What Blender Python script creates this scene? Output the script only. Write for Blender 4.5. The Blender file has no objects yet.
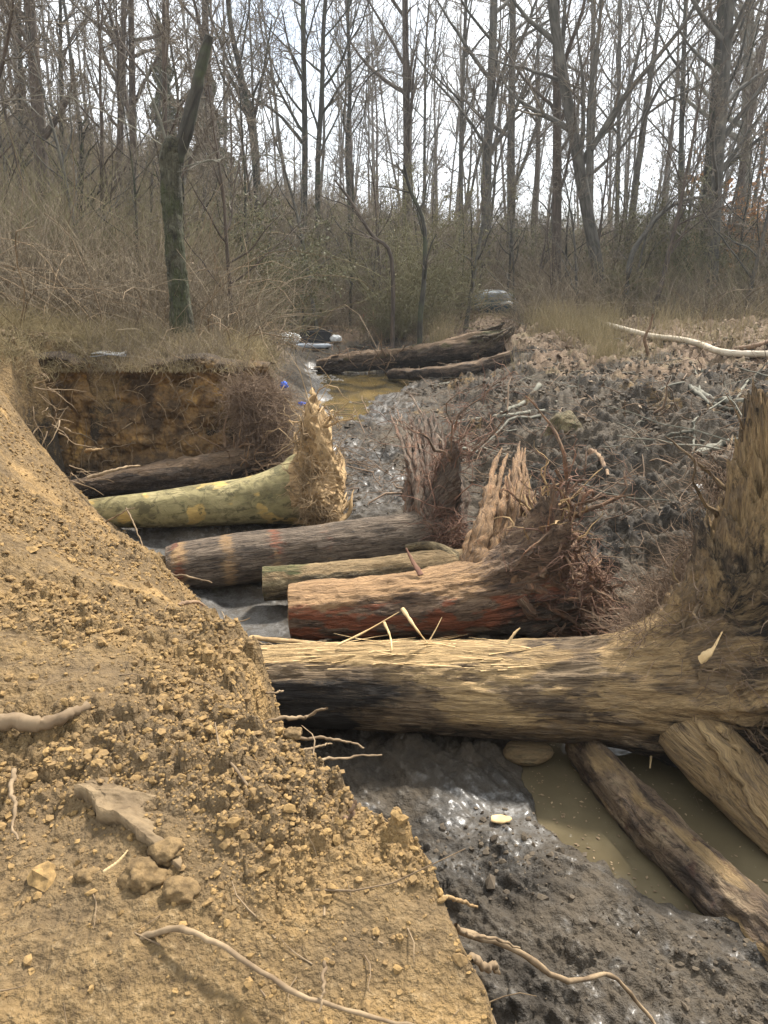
import bpy, math, random
import numpy as np
from mathutils import Vector
R = math.radians
rng = np.random.default_rng(7)
scene = bpy.context.scene
COL = scene.collection

# ------------------------------------------------------------------ camera model (for measuring where things stand)
F_PX, PITCH, CAM_Z = 739.0, R(18.1), 2.95
CP, SP = math.cos(PITCH), math.sin(PITCH)
def ray(px, py):
    dx, dy = (px-384)/F_PX, (512-py)/F_PX
    return np.array([dx, CP+dy*SP, -SP+dy*CP])
def at(px, py, z):
    d = ray(px, py); t = (z-CAM_Z)/d[2]
    return np.array([0, 0, CAM_Z])+d*t
def aty(px, py, Y):
    d = ray(px, py); t = Y/d[1]
    return np.array([0, 0, CAM_Z])+d*t
def pxm(p, n):            # metres that n pixels cover at point p
    depth = p[1]*CP-(p[2]-CAM_Z)*SP
    return n*depth/F_PX

# ------------------------------------------------------------------ noise
def _h(ix, iy, iz, seed):
    with np.errstate(over='ignore'):
        h = (ix.astype(np.uint32)*np.uint32(374761393) + iy.astype(np.uint32)*np.uint32(668265263)
             + iz.astype(np.uint32)*np.uint32(2147483647) + np.uint32(seed*1274126177 % 4294967295))
        h = (h ^ (h >> np.uint32(13)))*np.uint32(1274126177)
        h = (h ^ (h >> np.uint32(15)))*np.uint32(2246822519)
        h = h ^ (h >> np.uint32(16))
    return h.astype(np.float64)/4294967295.0
def vn(p, seed=0):
    i = np.floor(p).astype(np.int64); f = p-i; f = f*f*(3-2*f)
    out = 0
    for a in (0, 1):
        wa = f[..., 0] if a else 1-f[..., 0]
        for b in (0, 1):
            wb = f[..., 1] if b else 1-f[..., 1]
            for c in (0, 1):
                wc = f[..., 2] if c else 1-f[..., 2]
                out = out+wa*wb*wc*_h(i[..., 0]+a, i[..., 1]+b, i[..., 2]+c, seed)
    return out
def fbm(p, octv=4, seed=0, gain=.5):
    s, a, n = 0, 1, 0
    for o in range(octv):
        s = s+a*vn(p*(2.03**o)+o*17.3, seed+o); n += a; a *= gain
    return s/n-0.5
def ridge(p, octv=4, seed=0):
    s, a, n = 0, 1, 0
    for o in range(octv):
        s = s+a*(1-np.abs(2*vn(p*(2.03**o)+o*9.1, seed+o)-1)); n += a; a *= .5
    return s/n
def worley(x, y, sc, seed):
    X, Y = x*sc, y*sc; ix, iy = np.floor(X).astype(np.int64), np.floor(Y).astype(np.int64); best = np.full(X.shape, 9.0); hh = np.zeros(X.shape); z0 = np.zeros_like(ix)
    for a in (-1, 0, 1):
        for b in (-1, 0, 1):
            jx, jy = ix+a, iy+b; d = np.hypot(jx+_h(jx, jy, z0, seed)-X, jy+_h(jx, jy, z0, seed+1)-Y); k = d < best; best = np.where(k, d, best); hh = np.where(k, _h(jx, jy, z0, seed+2), hh)
    return best, hh
def lumps(x, y, sc, seed, thr=0.0):
    d, h = worley(x, y, sc, seed); rr = .25+.4*h; return np.sqrt(np.clip(1-(d/rr)**2, 0, 1))*rr*(h > thr)/sc
def sstep(a, b, x):
    t = np.clip((x-a)/(b-a), 0, 1); return t*t*(3-2*t)
def unit(v): return v/np.maximum(np.linalg.norm(v, axis=-1, keepdims=True), 1e-9)

# ------------------------------------------------------------------ mesh collector
class MB:
    def __init__(s): s.v = []; s.q = []; s.t = []; s.lc = []; s.r = []; s.w = []; s.n = 0
    def add(s, v, quads=None, tris=None, lc=None, rnd=None, w=None):
        v = np.asarray(v, float).reshape(-1, 3); m = len(v)
        s.v.append(v)
        if quads is not None and len(quads): s.q.append(np.asarray(quads).reshape(-1, 4)+s.n)
        if tris is not None and len(tris): s.t.append(np.asarray(tris).reshape(-1, 3)+s.n)
        s.lc.append(v.copy() if lc is None else np.asarray(lc).reshape(-1, 3))
        s.r.append(np.full(m, .5) if rnd is None else np.broadcast_to(rnd, (m,)).astype(float))
        s.w.append(np.zeros((m, 3)) if w is None else np.asarray(w).reshape(-1, 3))
        s.n += m
    def tubes(s, P, Rr, sides=4, flat=1.0, w=None, disp=0, dsc=30):
        """P (n,k,3) paths, Rr (n,k) radii"""
        P = np.asarray(P, float); Rr = np.asarray(Rr, float)
        if P.ndim == 2: P = P[None]; Rr = Rr[None]
        n, k, _ = P.shape
        T = unit(np.gradient(P, axis=1))
        ref = np.zeros((n, 1, 3)); mean = unit(T.mean(1))
        alt = np.abs(mean[:, 2]) > .8
        ref[:, 0, 2] = 1; ref[alt, 0] = [1, 0, 0]
        N = unit(np.cross(T, ref)); B = np.cross(T, N)
        a = np.arange(sides)/sides*2*np.pi
        ph = rng.random((n, 1, 1, 1))*6.28
        c, sn = np.cos(a)[None, None, :, None], np.sin(a)[None, None, :, None]
        cs, ss = (c*np.cos(ph)-sn*np.sin(ph)), (sn*np.cos(ph)+c*np.sin(ph))
        r = Rr[:, :, None, None]
        V = P[:, :, None]+r*(cs*N[:, :, None]+flat*ss*B[:, :, None])
        if disp: V = V+(V-P[:, :, None])*(disp*2*fbm(V*np.array([dsc, dsc, dsc]), 3, 11))[..., None]
        al = np.concatenate([np.zeros((n, 1)), np.cumsum(np.linalg.norm(np.diff(P, axis=1), axis=2), axis=1)], 1)
        off = rng.random((n, 1))*50
        lc = np.stack([np.broadcast_to((al+off)[:, :, None], (n, k, sides)), (r*cs)[..., 0]+off[:, :, None], (r*ss)[..., 0]+0*al[:, :, None]], -1)
        idx = np.arange(n*k*sides).reshape(n, k, sides)
        A = idx[:, :-1]; Bq = idx[:, 1:]
        q = np.stack([A, np.roll(A, -1, 2), np.roll(Bq, -1, 2), Bq], -1).reshape(-1, 4)
        rnd = np.repeat(rng.random(n), k*sides)
        s.add(V, q, None, lc, rnd, None if w is None else np.broadcast_to(np.asarray(w, float), (n*k*sides, 3)))
    def build(s, name, m, parent=None, origin=(0, 0, 0), smooth=True):
        v = np.concatenate(s.v)-np.asarray(origin, float)
        q = np.concatenate(s.q) if s.q else np.zeros((0, 4), int)
        t = np.concatenate(s.t) if s.t else np.zeros((0, 3), int)
        me = bpy.data.meshes.new(name)
        nl = len(q)*4+len(t)*3; npoly = len(q)+len(t)
        me.vertices.add(len(v)); me.vertices.foreach_set('co', v.astype(np.float32).ravel())
        me.loops.add(nl); me.loops.foreach_set('vertex_index', np.concatenate([q.ravel(), t.ravel()]).astype(np.int32))
        me.polygons.add(npoly)
        ls = np.concatenate([np.arange(len(q))*4, len(q)*4+np.arange(len(t))*3]).astype(np.int32)
        me.polygons.foreach_set('loop_start', ls)
        me.polygons.foreach_set('use_smooth', np.full(npoly, smooth))
        at1 = me.attributes.new('lc', 'FLOAT_VECTOR', 'POINT'); at1.data.foreach_set('vector', np.concatenate(s.lc).astype(np.float32).ravel())
        at2 = me.attributes.new('rnd', 'FLOAT', 'POINT'); at2.data.foreach_set('value', np.concatenate(s.r).astype(np.float32))
        at3 = me.attributes.new('w', 'FLOAT_VECTOR', 'POINT'); at3.data.foreach_set('vector', np.concatenate(s.w).astype(np.float32).ravel())
        me.update(calc_edges=True)
        me.materials.append(m)
        return link(name, me, parent)
def link(name, data, parent=None):
    o = bpy.data.objects.new(name, data); COL.objects.link(o)
    if parent is not None: o.parent = parent
    return o
def tag(o, label=None, cat=None, group=None, kind=None):
    if label: o['label'] = label
    if cat: o['category'] = cat
    if group: o['group'] = group
    if kind: o['kind'] = kind
    return o
def empty(name, loc, label, cat, group=None):
    o = link(name, None); o.location = Vector(loc); o.empty_display_size = .1
    return tag(o, label, cat, group)

def walk(start, d, length, k, wander, grav=0.0, seed_rng=None):
    g = seed_rng or rng
    start = np.asarray(start, float); n = len(start)
    d = unit(np.asarray(d, float)); step = (np.asarray(length)/(k-1))[:, None]*np.ones((n, 1))
    P = [start]
    for i in range(k-1):
        P.append(P[-1]+d*step)
        d = unit(d+g.normal(0, wander, (n, 3))+np.array([0, 0, grav]))
    return np.stack(P, 1)
def taper(r0, k, end=.25, p=1.0):
    t = np.linspace(0, 1, k)**p
    return np.asarray(r0)[:, None]*(1-(1-end)*t)[None]
def smooth_path(pts, n):
    """Catmull-Rom resample of (m,c) control values"""
    pts = np.asarray(pts, float); m = len(pts)
    ex = np.vstack([2*pts[0]-pts[1], pts, 2*pts[-1]-pts[-2]])
    t = np.linspace(0, m-1-1e-6, n); i = t.astype(int); f = (t-i)[:, None]
    p0, p1, p2, p3 = ex[i], ex[i+1], ex[i+2], ex[i+3]
    return .5*((2*p1)+(-p0+p2)*f+(2*p0-5*p1+4*p2-p3)*f**2+(-p0+3*p1-3*p2+p3)*f**3)

# ------------------------------------------------------------------ materials
class NT:
    def __init__(s, name):
        s.m = bpy.data.materials.new(name); s.m.use_nodes = True
        s.nt = s.m.node_tree; s.nt.nodes.clear()
        s.out = s.nt.nodes.new('ShaderNodeOutputMaterial')
        s.b = s.nt.nodes.new('ShaderNodeBsdfPrincipled')
        s.nt.links.new(s.b.outputs[0], s.out.inputs['Surface'])
        s.b.inputs['Specular IOR Level'].default_value = .3
    def n(s, t): return s.nt.nodes.new(t)
    def l(s, a, b):
        if hasattr(a, 'links') or hasattr(a, 'is_linked'): s.nt.links.new(a, b)
        elif isinstance(a, (tuple, list)): b.default_value = tuple(a)+((1,) if len(a) == 3 and len(b.default_value) == 4 else ())
        else: b.default_value = a
    def attr(s, name, out='Vector'):
        a = s.n('ShaderNodeAttribute'); a.attribute_name = name; return a.outputs[out]
    def sep(s, v):
        a = s.n('ShaderNodeSeparateXYZ'); s.l(v, a.inputs[0]); return a.outputs
    def mapp(s, v, sc):
        a = s.n('ShaderNodeVectorMath'); a.operation = 'MULTIPLY'; s.l(v, a.inputs[0]); a.inputs[1].default_value = sc if isinstance(sc, (tuple, list)) else (sc,)*3
        return a.outputs[0]
    def noise(s, v, scale=1, det=5, rough=.6, dist=0):
        a = s.n('ShaderNodeTexNoise'); s.l(v, a.inputs['Vector']); a.inputs['Scale'].default_value = scale
        a.inputs['Detail'].default_value = det; a.inputs['Roughness'].default_value = rough; a.inputs['Distortion'].default_value = dist
        return a.outputs['Fac']
    def vor(s, v, scale, feat='F1', rnd=1.0):
        a = s.n('ShaderNodeTexVoronoi'); a.feature = feat; s.l(v, a.inputs['Vector']); a.inputs['Scale'].default_value = scale; a.inputs['Randomness'].default_value = rnd
        return a.outputs['Distance']
    def math(s, op, a, b=0.0, clamp=False):
        m = s.n('ShaderNodeMath'); m.operation = op; m.use_clamp = clamp; s.l(a, m.inputs[0]); s.l(b, m.inputs[1]); return m.outputs[0]
    def rng(s, v, a, b, c=0.0, d=1.0):
        m = s.n('ShaderNodeMapRange'); m.interpolation_type = 'SMOOTHSTEP'; s.l(v, m.inputs[0])
        for i, x in zip((1, 2, 3, 4), (a, b, c, d)): m.inputs[i].default_value = x
        return m.outputs[0]
    def mix(s, f, a, b):
        m = s.n('ShaderNodeMix'); m.data_type = 'RGBA'; s.l(f, m.inputs[0]); s.l(a, m.inputs[6]); s.l(b, m.inputs[7]); return m.outputs[2]
    def bump(s, h, strength, dist, nrm=None):
        b = s.n('ShaderNodeBump'); b.inputs['Strength'].default_value = strength; b.inputs['Distance'].default_value = dist
        s.l(h, b.inputs['Height'])
        if nrm is not None: s.l(nrm, b.inputs['Normal'])
        return b.outputs[0]
    def pos(s):
        return s.n('ShaderNodeNewGeometry').outputs['Position']
    def done(s, col, rough=.85, nrm=None):
        s.l(col, s.b.inputs['Base Color']); s.l(rough, s.b.inputs['Roughness'])
        if nrm is not None: s.l(nrm, s.b.inputs['Normal'])
        return s.m

def bark_mat(name, dark, mid, light, wood, accent, mud, stretch=(3, 26, 26), fiss=1.0, bump=.02, rough=.85):
    """weights w = (mud and painted-in hollow shade, bare wood, accent)"""
    k = NT(name); lc = k.attr('lc'); w = k.sep(k.attr('w'))
    v = k.mapp(lc, stretch)
    n1 = k.noise(v, .7, 6, .65, .4); n2 = k.noise(lc, 6, 4, .6); n3 = k.noise(k.mapp(lc, (stretch[0]*.5, stretch[1]*2.2, stretch[2]*2.2)), 1, 3, .7)
    n4 = k.noise(k.mapp(lc, (5, 26, 26)), 1, 8, .78, .8); n5 = k.noise(k.mapp(lc, (stretch[0]*2.2, stretch[1]*1.4, stretch[2]*1.4)), 1, 7, .7, 1.2)
    c = k.mix(k.rng(n1, .34, .5), dark, mid); c = k.mix(k.rng(n1, .5, .68), c, light)
    c = k.mix(k.rng(n3, .46, .36, 0, .65), c, dark)
    c = k.mix(k.rng(n5, .52, .38, 0, .7), c, tuple(x*.4 for x in dark))  # fissures darkened in colour to deepen their weak shading
    c = k.mix(k.rng(n2, .45, .75, 0, .45), c, light)
    wd = k.mix(k.rng(n3, .3, .7), tuple(x*.62 for x in wood), wood)
    wd = k.mix(k.rng(n2, .5, .7, 0, .5), wd, tuple(x*.5 for x in wood))
    def gate(x, soft=.16):
        return k.rng(k.math('ADD', k.math('MULTIPLY', x, .74), k.math('MULTIPLY', k.math('SUBTRACT', n4, .5), 2.3)), .5-soft*1.7, .5+soft*1.7)
    c = k.mix(gate(w[1]), c, wd)
    ac = k.mix(k.rng(n3, .3, .7), tuple(x*.5 for x in accent), accent)
    c = k.mix(gate(w[2]), c, ac)
    md = k.mix(k.rng(n2, .35, .65), tuple(x*.6 for x in mud), mud)
    c = k.mix(gate(w[0], .2), c, md)
    h = k.math('ADD', k.math('ADD', k.math('MULTIPLY', n1, 1.0), k.math('MULTIPLY', n3, .4)), k.math('MULTIPLY', n5, 1.3))
    nr = k.bump(h, fiss, bump*2.6)
    return k.done(c, rough, nr)
def plain_mat(name, a, b, scale=8, rough=.85, bump=0, rndmix=0.0, c3=None, coord='lc', trans=0):
    k = NT(name); lc = k.attr('lc') if coord == 'lc' else k.pos()
    n = k.noise(lc, scale, 5, .6)
    c = k.mix(k.rng(n, .3, .7), a, b)
    if rndmix or c3: c = k.mix(k.rng(k.attr('rnd', 'Fac'), .2, .9, 0, rndmix), c, c3 or tuple(x*.5 for x in b))
    nr = k.bump(n, .6, bump) if bump else None
    return k.done(c, rough, nr)

# --- ground material: zones in w = (yellow dirt, dark mud, litter), rnd = wetness
def ground_mat():
    k = NT('ground_soil'); p = k.pos(); w = k.sep(k.attr('w')); wet = k.attr('rnd', 'Fac')
    nA = k.noise(p, 1.3, 8, .62); nB = k.noise(p, 9, 6, .7); nC = k.noise(p, 45, 5, .7)
    v1 = k.vor(p, 32); v2 = k.vor(p, 85)
    clay = k.mix(k.rng(nB, .3, .7), (.085, .054, .023), (.22, .142, .06))
    clay = k.mix(k.rng(nA, .48, .66), clay, (.33, .205, .078))
    clay = k.mix(k.rng(nC, .5, .72, 0, .6), clay, (.33, .235, .125))
    clay = k.mix(k.rng(nC, .48, .3, 0, .75), clay, (.07, .045, .022))
    clay = k.mix(k.rng(k.noise(p, .8, 4, .5), .48, .62, 0, .8), clay, (.13, .088, .045))
    mud = k.mix(k.rng(nA, .35, .6), (.022, .0175, .0125), (.07, .054, .036))
    mud = k.mix(k.rng(nB, .5, .72, 0, .7), mud, (.13, .1, .066))
    mud = k.mix(k.rng(nC, .55, .72, 0, .4), mud, (.02, .017, .014))
    lit = k.mix(k.rng(nB, .3, .65), (.065, .042, .026), (.17, .115, .07))
    lit = k.mix(k.rng(nC, .5, .7, 0, .7), lit, (.25, .17, .105))
    lit = k.mix(k.rng(nA, .5, .65, 0, .5), lit, (.12, .1, .045))
    def g(x): return k.rng(k.math('ADD', x, k.math('MULTIPLY', k.math('SUBTRACT', nB, .5), .8)), .38, .62)
    c = k.mix(g(w[0]), mud, clay); c = k.mix(g(w[2]), c, lit)
    wetf = k.rng(k.math('ADD', wet, k.math('MULTIPLY', k.math('SUBTRACT', nB, .5), 1.0)), .4, .62)
    c = k.mix(k.math('MULTIPLY', wetf, .35), c, (.03, .027, .022))
    rough = k.math('SUBTRACT', .9, k.math('MULTIPLY', wetf, .42))
    h = k.math('ADD', k.math('MULTIPLY', nB, 1.0), k.math('MULTIPLY', nC, .35))
    h2 = k.math('ADD', k.math('MULTIPLY', v1, -.3), k.math('MULTIPLY', v2, -.15))
    h = k.math('MULTIPLY', k.math('ADD', h, k.math('MULTIPLY', h2, k.math('SUBTRACT', 1.0, wetf))), k.rng(w[0], .0, .4, .5, 1.0))
    k.b.inputs['Specular IOR Level'].default_value = .32
    film_sheen = k.math('MULTIPLY', k.rng(k.math('ADD', wet, k.math('MULTIPLY', k.math('SUBTRACT', nB, .5), 2.2)), .6, 1.15), k.rng(nC, .35, .6, .2, 1.0))
    c = k.mix(k.math('MULTIPLY', film_sheen, .45), c, (.15, .15, .145))  # pale tint paints the sky sheen into the wet mud colour
    k.l(film_sheen, k.b.inputs['Coat Weight']); k.b.inputs['Coat Roughness'].default_value = .33; k.b.inputs['Coat IOR'].default_value = 1.6
    return k.done(c, rough, k.bump(h, 1.0, .045))
M = {}
M['ground'] = ground_mat()
def cut_mat():
    k = NT('cut_earth'); p = k.pos(); 
    z = k.sep(p)[2]
    n = k.noise(p, 2.6, 8, .65); nb = k.noise(p, 14, 6, .7); nl = k.noise(k.mapp(p, (1, 1, 5)), 1.5, 4, .6)
    c = k.mix(k.rng(n, .38, .6), (.06, .038, .02), (.22, .13, .052))
    c = k.mix(k.rng(n, .56, .68), c, (.44, .26, .08))
    c = k.mix(k.rng(nb, .5, .75, 0, .6), c, (.05, .033, .02))
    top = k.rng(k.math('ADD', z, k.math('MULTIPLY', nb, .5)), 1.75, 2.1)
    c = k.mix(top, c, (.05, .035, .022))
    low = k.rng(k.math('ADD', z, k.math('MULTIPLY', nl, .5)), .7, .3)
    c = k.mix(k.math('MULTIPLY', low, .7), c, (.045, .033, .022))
    return k.done(c, .9, k.bump(k.math('ADD', n, nb), .9, .04))
M['cut'] = cut_mat()
M['water_mud'] = None
def water_mat(name, a, b, rough=.06):
    k = NT(name); p = k.pos()
    n = k.noise(p, 1.6, 5, .6); n2 = k.noise(p, 26, 4, .75)
    c = k.mix(k.rng(n, .35, .65), a, b)
    c = k.mix(k.rng(n2, .68, .74, 0, .7), c, (.2, .17, .11))
    k.b.inputs['IOR'].default_value = 1.33; k.b.inputs['Specular IOR Level'].default_value = .5
    r = k.rng(n2, .64, .72, rough, .5)
    return k.done(c, r, k.bump(k.noise(p, 7, 3, .5), .08, .02))
M['puddle'] = water_mat('murky_water', (.085, .067, .038), (.125, .1, .058), .045)
M['creek'] = water_mat('creek_water', (.05, .045, .03), (.16, .11, .04), .08)
M['clods'] = plain_mat('soil_clods', (.14, .088, .035), (.31, .195, .075), 40, .95, .01, .5, (.15, .098, .05))
M['mudclods'] = plain_mat('mud_clods', (.03, .023, .016), (.085, .064, .042), 14, .85, .01, .5, (.12, .092, .06))

BARK = dict(
 oak=bark_mat('oak_log_bark', (.075, .05, .03), (.22, .15, .085), (.36, .26, .155), (.62, .42, .2), (.38, .24, .11), (.036, .029, .023), (2.6, 30, 30), 1.0, .02),
 red=bark_mat('red_log_bark', (.065, .043, .03), (.19, .12, .075), (.34, .23, .14), (.56, .34, .17), (.36, .12, .055), (.05, .038, .026), (4, 22, 22), 1.0, .025),
 brown=bark_mat('brown_log_bark', (.07, .052, .038), (.19, .142, .1), (.31, .235, .165), (.56, .35, .17), (.34, .13, .07), (.055, .042, .03), (4, 34, 34), 1.0, .02),
 green=bark_mat('green_log_bark', (.12, .1, .045), (.215, .18, .082), (.32, .265, .13), (.5, .34, .11), (.08, .075, .035), (.07, .05, .03), (3, 6, 6), .5, .008),
 moss=bark_mat('mossy_log_bark', (.07, .05, .028), (.18, .135, .07), (.3, .23, .12), (.38, .26, .13), (.12, .12, .045), (.06, .045, .03), (5, 16, 16), 1.0, .02),
 rot=bark_mat('rotten_log_bark', (.025, .018, .013), (.09, .062, .042), (.2, .145, .1), (.3, .2, .12), (.11, .1, .04), (.03, .023, .018), (4, 15, 15), 1.0, .03),
 wet=bark_mat('soaked_log_bark', (.055, .036, .024), (.18, .12, .072), (.34, .245, .145), (.42, .28, .13), (.12, .055, .035), (.03, .024, .019), (5, 14, 14), 1.0, .035, .75),
)
M['root'] = plain_mat('root_wood', (.12, .075, .045), (.32, .21, .12), 9, .85, .008, .6, (.1, .058, .035))
M['root_red'] = plain_mat('red_root_wood', (.15, .07, .042), (.34, .19, .115), 9, .85, .008, .7, (.1, .045, .03))
M['root_tan'] = plain_mat('tan_root_wood', (.24, .155, .07), (.46, .31, .15), 9, .85, .008, .5, (.17, .105, .05))
M['rootlet'] = plain_mat('rootlet', (.13, .085, .055), (.24, .165, .105), 6, .9, 0, .5, (.07, .045, .03))
M['rootlet_red'] = plain_mat('red_rootlet', (.15, .075, .05), (.24, .14, .09), 6, .9, 0, .5, (.08, .045, .035))
M['rootlet_tan'] = plain_mat('tan_rootlet', (.24, .165, .09), (.38, .27, .15), 6, .9, 0, .5, (.13, .085, .045))
M['splinter'] = plain_mat('splinter_wood', (.48, .32, .14), (.72, .53, .28), 12, .7, 0, .3, (.35, .21, .09))
M['stick'] = plain_mat('stick_wood', (.12, .08, .045), (.3, .215, .125), 10, .85, .003, .5, (.12, .08, .045))
M['greystick'] = plain_mat('grey_branch', (.1, .095, .07), (.22, .205, .155), 8, .85, .003, .4, (.06, .055, .042))
def tree_mat(name, a, b, c, green=0.0):
    k = NT(name); lc = k.attr('lc')
    n = k.noise(k.mapp(lc, (2.2, 12, 12)), 1, 6, .65, .3); n2 = k.noise(lc, 1.2, 4, .6)
    col = k.mix(k.rng(n, .35, .65), a, b)
    col = k.mix(k.rng(n2, .5, .7, 0, .8), col, c)
    return k.done(col, .9, k.bump(n, .9, .03))
M['tree_dark'] = tree_mat('dark_tree_bark', (.022, .02, .015), (.058, .052, .04), (.06, .07, .035))
M['tree_grey'] = tree_mat('grey_tree_bark', (.045, .041, .033), (.105, .096, .078), (.15, .137, .11))
M['tree_brown'] = tree_mat('brown_tree_bark', (.045, .034, .026), (.11, .083, .062), (.075, .06, .045))
M['tree_pale'] = tree_mat('pale_tree_bark', (.13, .125, .1), (.24, .225, .18), (.1, .095, .07))
M['twig'] = plain_mat('bare_twigs', (.085, .07, .053), (.165, .135, .1), 2, .9, 0, .6, (.17, .14, .1))
M['mossbark'] = tree_mat('moss_covered_bark', (.045, .042, .025), (.12, .115, .06), (.085, .115, .032))
M['brush'] = plain_mat('brush_stems', (.165, .13, .082), (.34, .27, .18), 1.5, .9, 0, .75, (.08, .06, .042))
M['vine'] = plain_mat('olive_vine_stems', (.12, .11, .055), (.22, .2, .1), 1.5, .9, 0, .5, (.16, .125, .07))
M['grass'] = plain_mat('dry_grass', (.22, .17, .085), (.4, .31, .17), 2, .9, 0, .5, (.14, .12, .055))
M['leafgreen'] = plain_mat('olive_leaves', (.085, .08, .035), (.15, .135, .062), 3, .75, 0, .5, (.17, .14, .07))
M['leafdark'] = plain_mat('dark_green_leaves', (.065, .066, .034), (.12, .116, .058), 3, .75, 0, .5, (.12, .1, .05))
M['leafbeech'] = plain_mat('copper_leaves', (.33, .17, .07), (.52, .3, .14), 3, .8, 0, .4, (.24, .12, .05))
M['leaflitter'] = plain_mat('fallen_leaves', (.12, .08, .048), (.24, .17, .105), 3, .85, 0, .5, (.33, .25, .17))

# ------------------------------------------------------------------ terrain
def tps(ctrl, lam=1e-3):
    c = np.array(ctrl, float); az = np.arctan2(c[:, 0], c[:, 1]); lr = np.log(np.hypot(c[:, 0], c[:, 1]))
    X = np.stack([az, lr], 1); n = len(X)
    def U(r2): return np.where(r2 > 1e-12, .5*r2*np.log(np.maximum(r2, 1e-12)), 0)
    K = U(((X[:, None]-X[None])**2).sum(2))+lam*np.eye(n)
    Pm = np.hstack([np.ones((n, 1)), X]); A = np.block([[K, Pm], [Pm.T, np.zeros((3, 3))]])
    sol = np.linalg.solve(A, np.concatenate([c[:, 2], np.zeros(3)]))
    def f(x, y):
        az = np.clip(np.arctan2(x, y), -.95, .95); lr = np.log(np.clip(np.hypot(x, y), .7, 150))
        sh = az.shape; Q = np.stack([az.ravel(), lr.ravel()], 1); out = np.zeros(len(Q))
        for s in range(0, len(Q), 200000):
            q = Q[s:s+200000]
            out[s:s+200000] = U(((q[:, None]-X[None])**2).sum(2))@sol[:n]+np.hstack([np.ones((len(q), 1)), q])@sol[n:]
        return out.reshape(sh)
    return f
A3 = lambda px, py, z: tuple(at(px, py, z))
FAR = [(-30, 30, 8.5), (-14, 24, 4.6), (-17, 38, 7.6), (-9, 30, 3.2), (-6, 38, 3.6), (0, 36, 2.0), (0, 50, 4.4), (8, 36, 1.7), (16, 36, 1.9), (10, 50, 3.4), (22, 50, 4.0), (-12, 55, 7.8),
       (0, 75, 6.6), (20, 75, 5.8), (-25, 75, 10.5), (45, 75, 7), (0, 120, 8.5), (60, 120, 9.5), (-60, 120, 13), (35, 30, 3.0), (-45, 60, 12)]
BK = [A3(0, 1024, 1.33), A3(250, 1024, 1.34), A3(510, 1015, 1.3), A3(0, 850, 1.38), A3(150, 850, 1.4), A3(330, 850, 1.4), A3(0, 700, 1.45), A3(150, 700, 1.42),
      A3(440, 925, 1.35), A3(400, 850, 1.38), A3(330, 780, 1.38), A3(270, 715, 1.36), A3(225, 650, 1.28), A3(205, 615, 1.1), A3(165, 575, .8), A3(140, 545, .58), A3(95, 512, .42), A3(62, 485, .45), A3(42, 462, .6),
      A3(0, 600, 1.48), A3(100, 600, 1.28), A3(0, 500, 1.5), A3(50, 500, .95), A3(90, 560, 1.05), A3(0, 430, 1.55), A3(28, 430, 1.05), A3(-40, 500, 1.7), A3(-60, 400, 1.9), A3(0, 385, 1.72), A3(28, 372, 1.74),
      A3(60, 366, 1.72), (-2.0, 10.9, 1.66), (-3.2, 10.8, 1.74), (-4.6, 12.6, 1.86), (-2.6, 12.5, 1.68), (-6.5, 12, 2.1), (-9, 16, 3.1), (-5, 16.5, 2.2), (-2.8, 15.5, 1.5), (-4, 21, 2.0), (-2.5, 22, 1.0),
      (-9, 9, 2.2), (-5, 4, 1.8), (-3, 1, 1.5), (2, .6, 1.2)]
FL = [A3(600, 1020, .12), A3(480, 950, .1), A3(700, 985, .16), A3(560, 900, .1), A3(450, 830, .06), A3(400, 770, 0), A3(540, 800, .03), A3(640, 800, -.02), A3(740, 860, -.02), A3(760, 960, .12),
      A3(300, 760, 0), A3(500, 745, 0), A3(300, 640, 0), A3(220, 600, 0), A3(450, 640, .05), A3(250, 545, .02), A3(120, 540, .05), A3(150, 500, .05), A3(60, 475, .1), A3(220, 470, .1), A3(350, 530, .08), A3(350, 470, .1),
      A3(330, 440, .1), A3(400, 440, .2), A3(330, 405, .08), A3(300, 385, .08), A3(390, 388, .15), A3(340, 360, .3), A3(300, 345, .45), A3(440, 400, .32), A3(480, 470, .35), A3(440, 500, .2),
      A3(560, 520, .38), A3(640, 610, .2), A3(660, 560, .48), A3(620, 500, .62), A3(690, 500, .72), A3(600, 430, .86), A3(700, 440, 1.0), A3(540, 400, .72), A3(480, 385, .5), A3(640, 390, 1.05), A3(740, 390, 1.2),
      A3(520, 350, 1.0), A3(600, 350, 1.16), A3(700, 350, 1.28), A3(440, 350, .8), A3(600, 325, 1.25), A3(700, 322, 1.38), A3(480, 325, 1.1), A3(380, 335, .75), A3(330, 332, .8), A3(800, 500, .9), A3(860, 640, .5), A3(900, 900, .2)]
fB, fF = tps(BK+FAR), tps(FL+FAR)
edge_px = [(510, 1015, 1.3), (440, 925, 1.35), (400, 850, 1.38), (330, 780, 1.38), (270, 715, 1.36), (225, 650, 1.28), (205, 615, 1.1), (165, 575, .8), (140, 545, .58), (95, 512, .42), (62, 485, .45), (42, 462, .6)]
EDGE = [tuple(at(*p)[:2]) for p in edge_px]
POLY = np.array([(3, -6), (1.6, -1), (.85, .4)]+EDGE+[(-4.95, 10.5), (-4.6, 10.62), (-3.4, 10.62), (-2.2, 10.55), (-1.75, 11.6), (-2.1, 14), (-2.6, 18), (-3.2, 24), (-6, 34), (-9, 60), (80, 70), (80, -6)])
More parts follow.
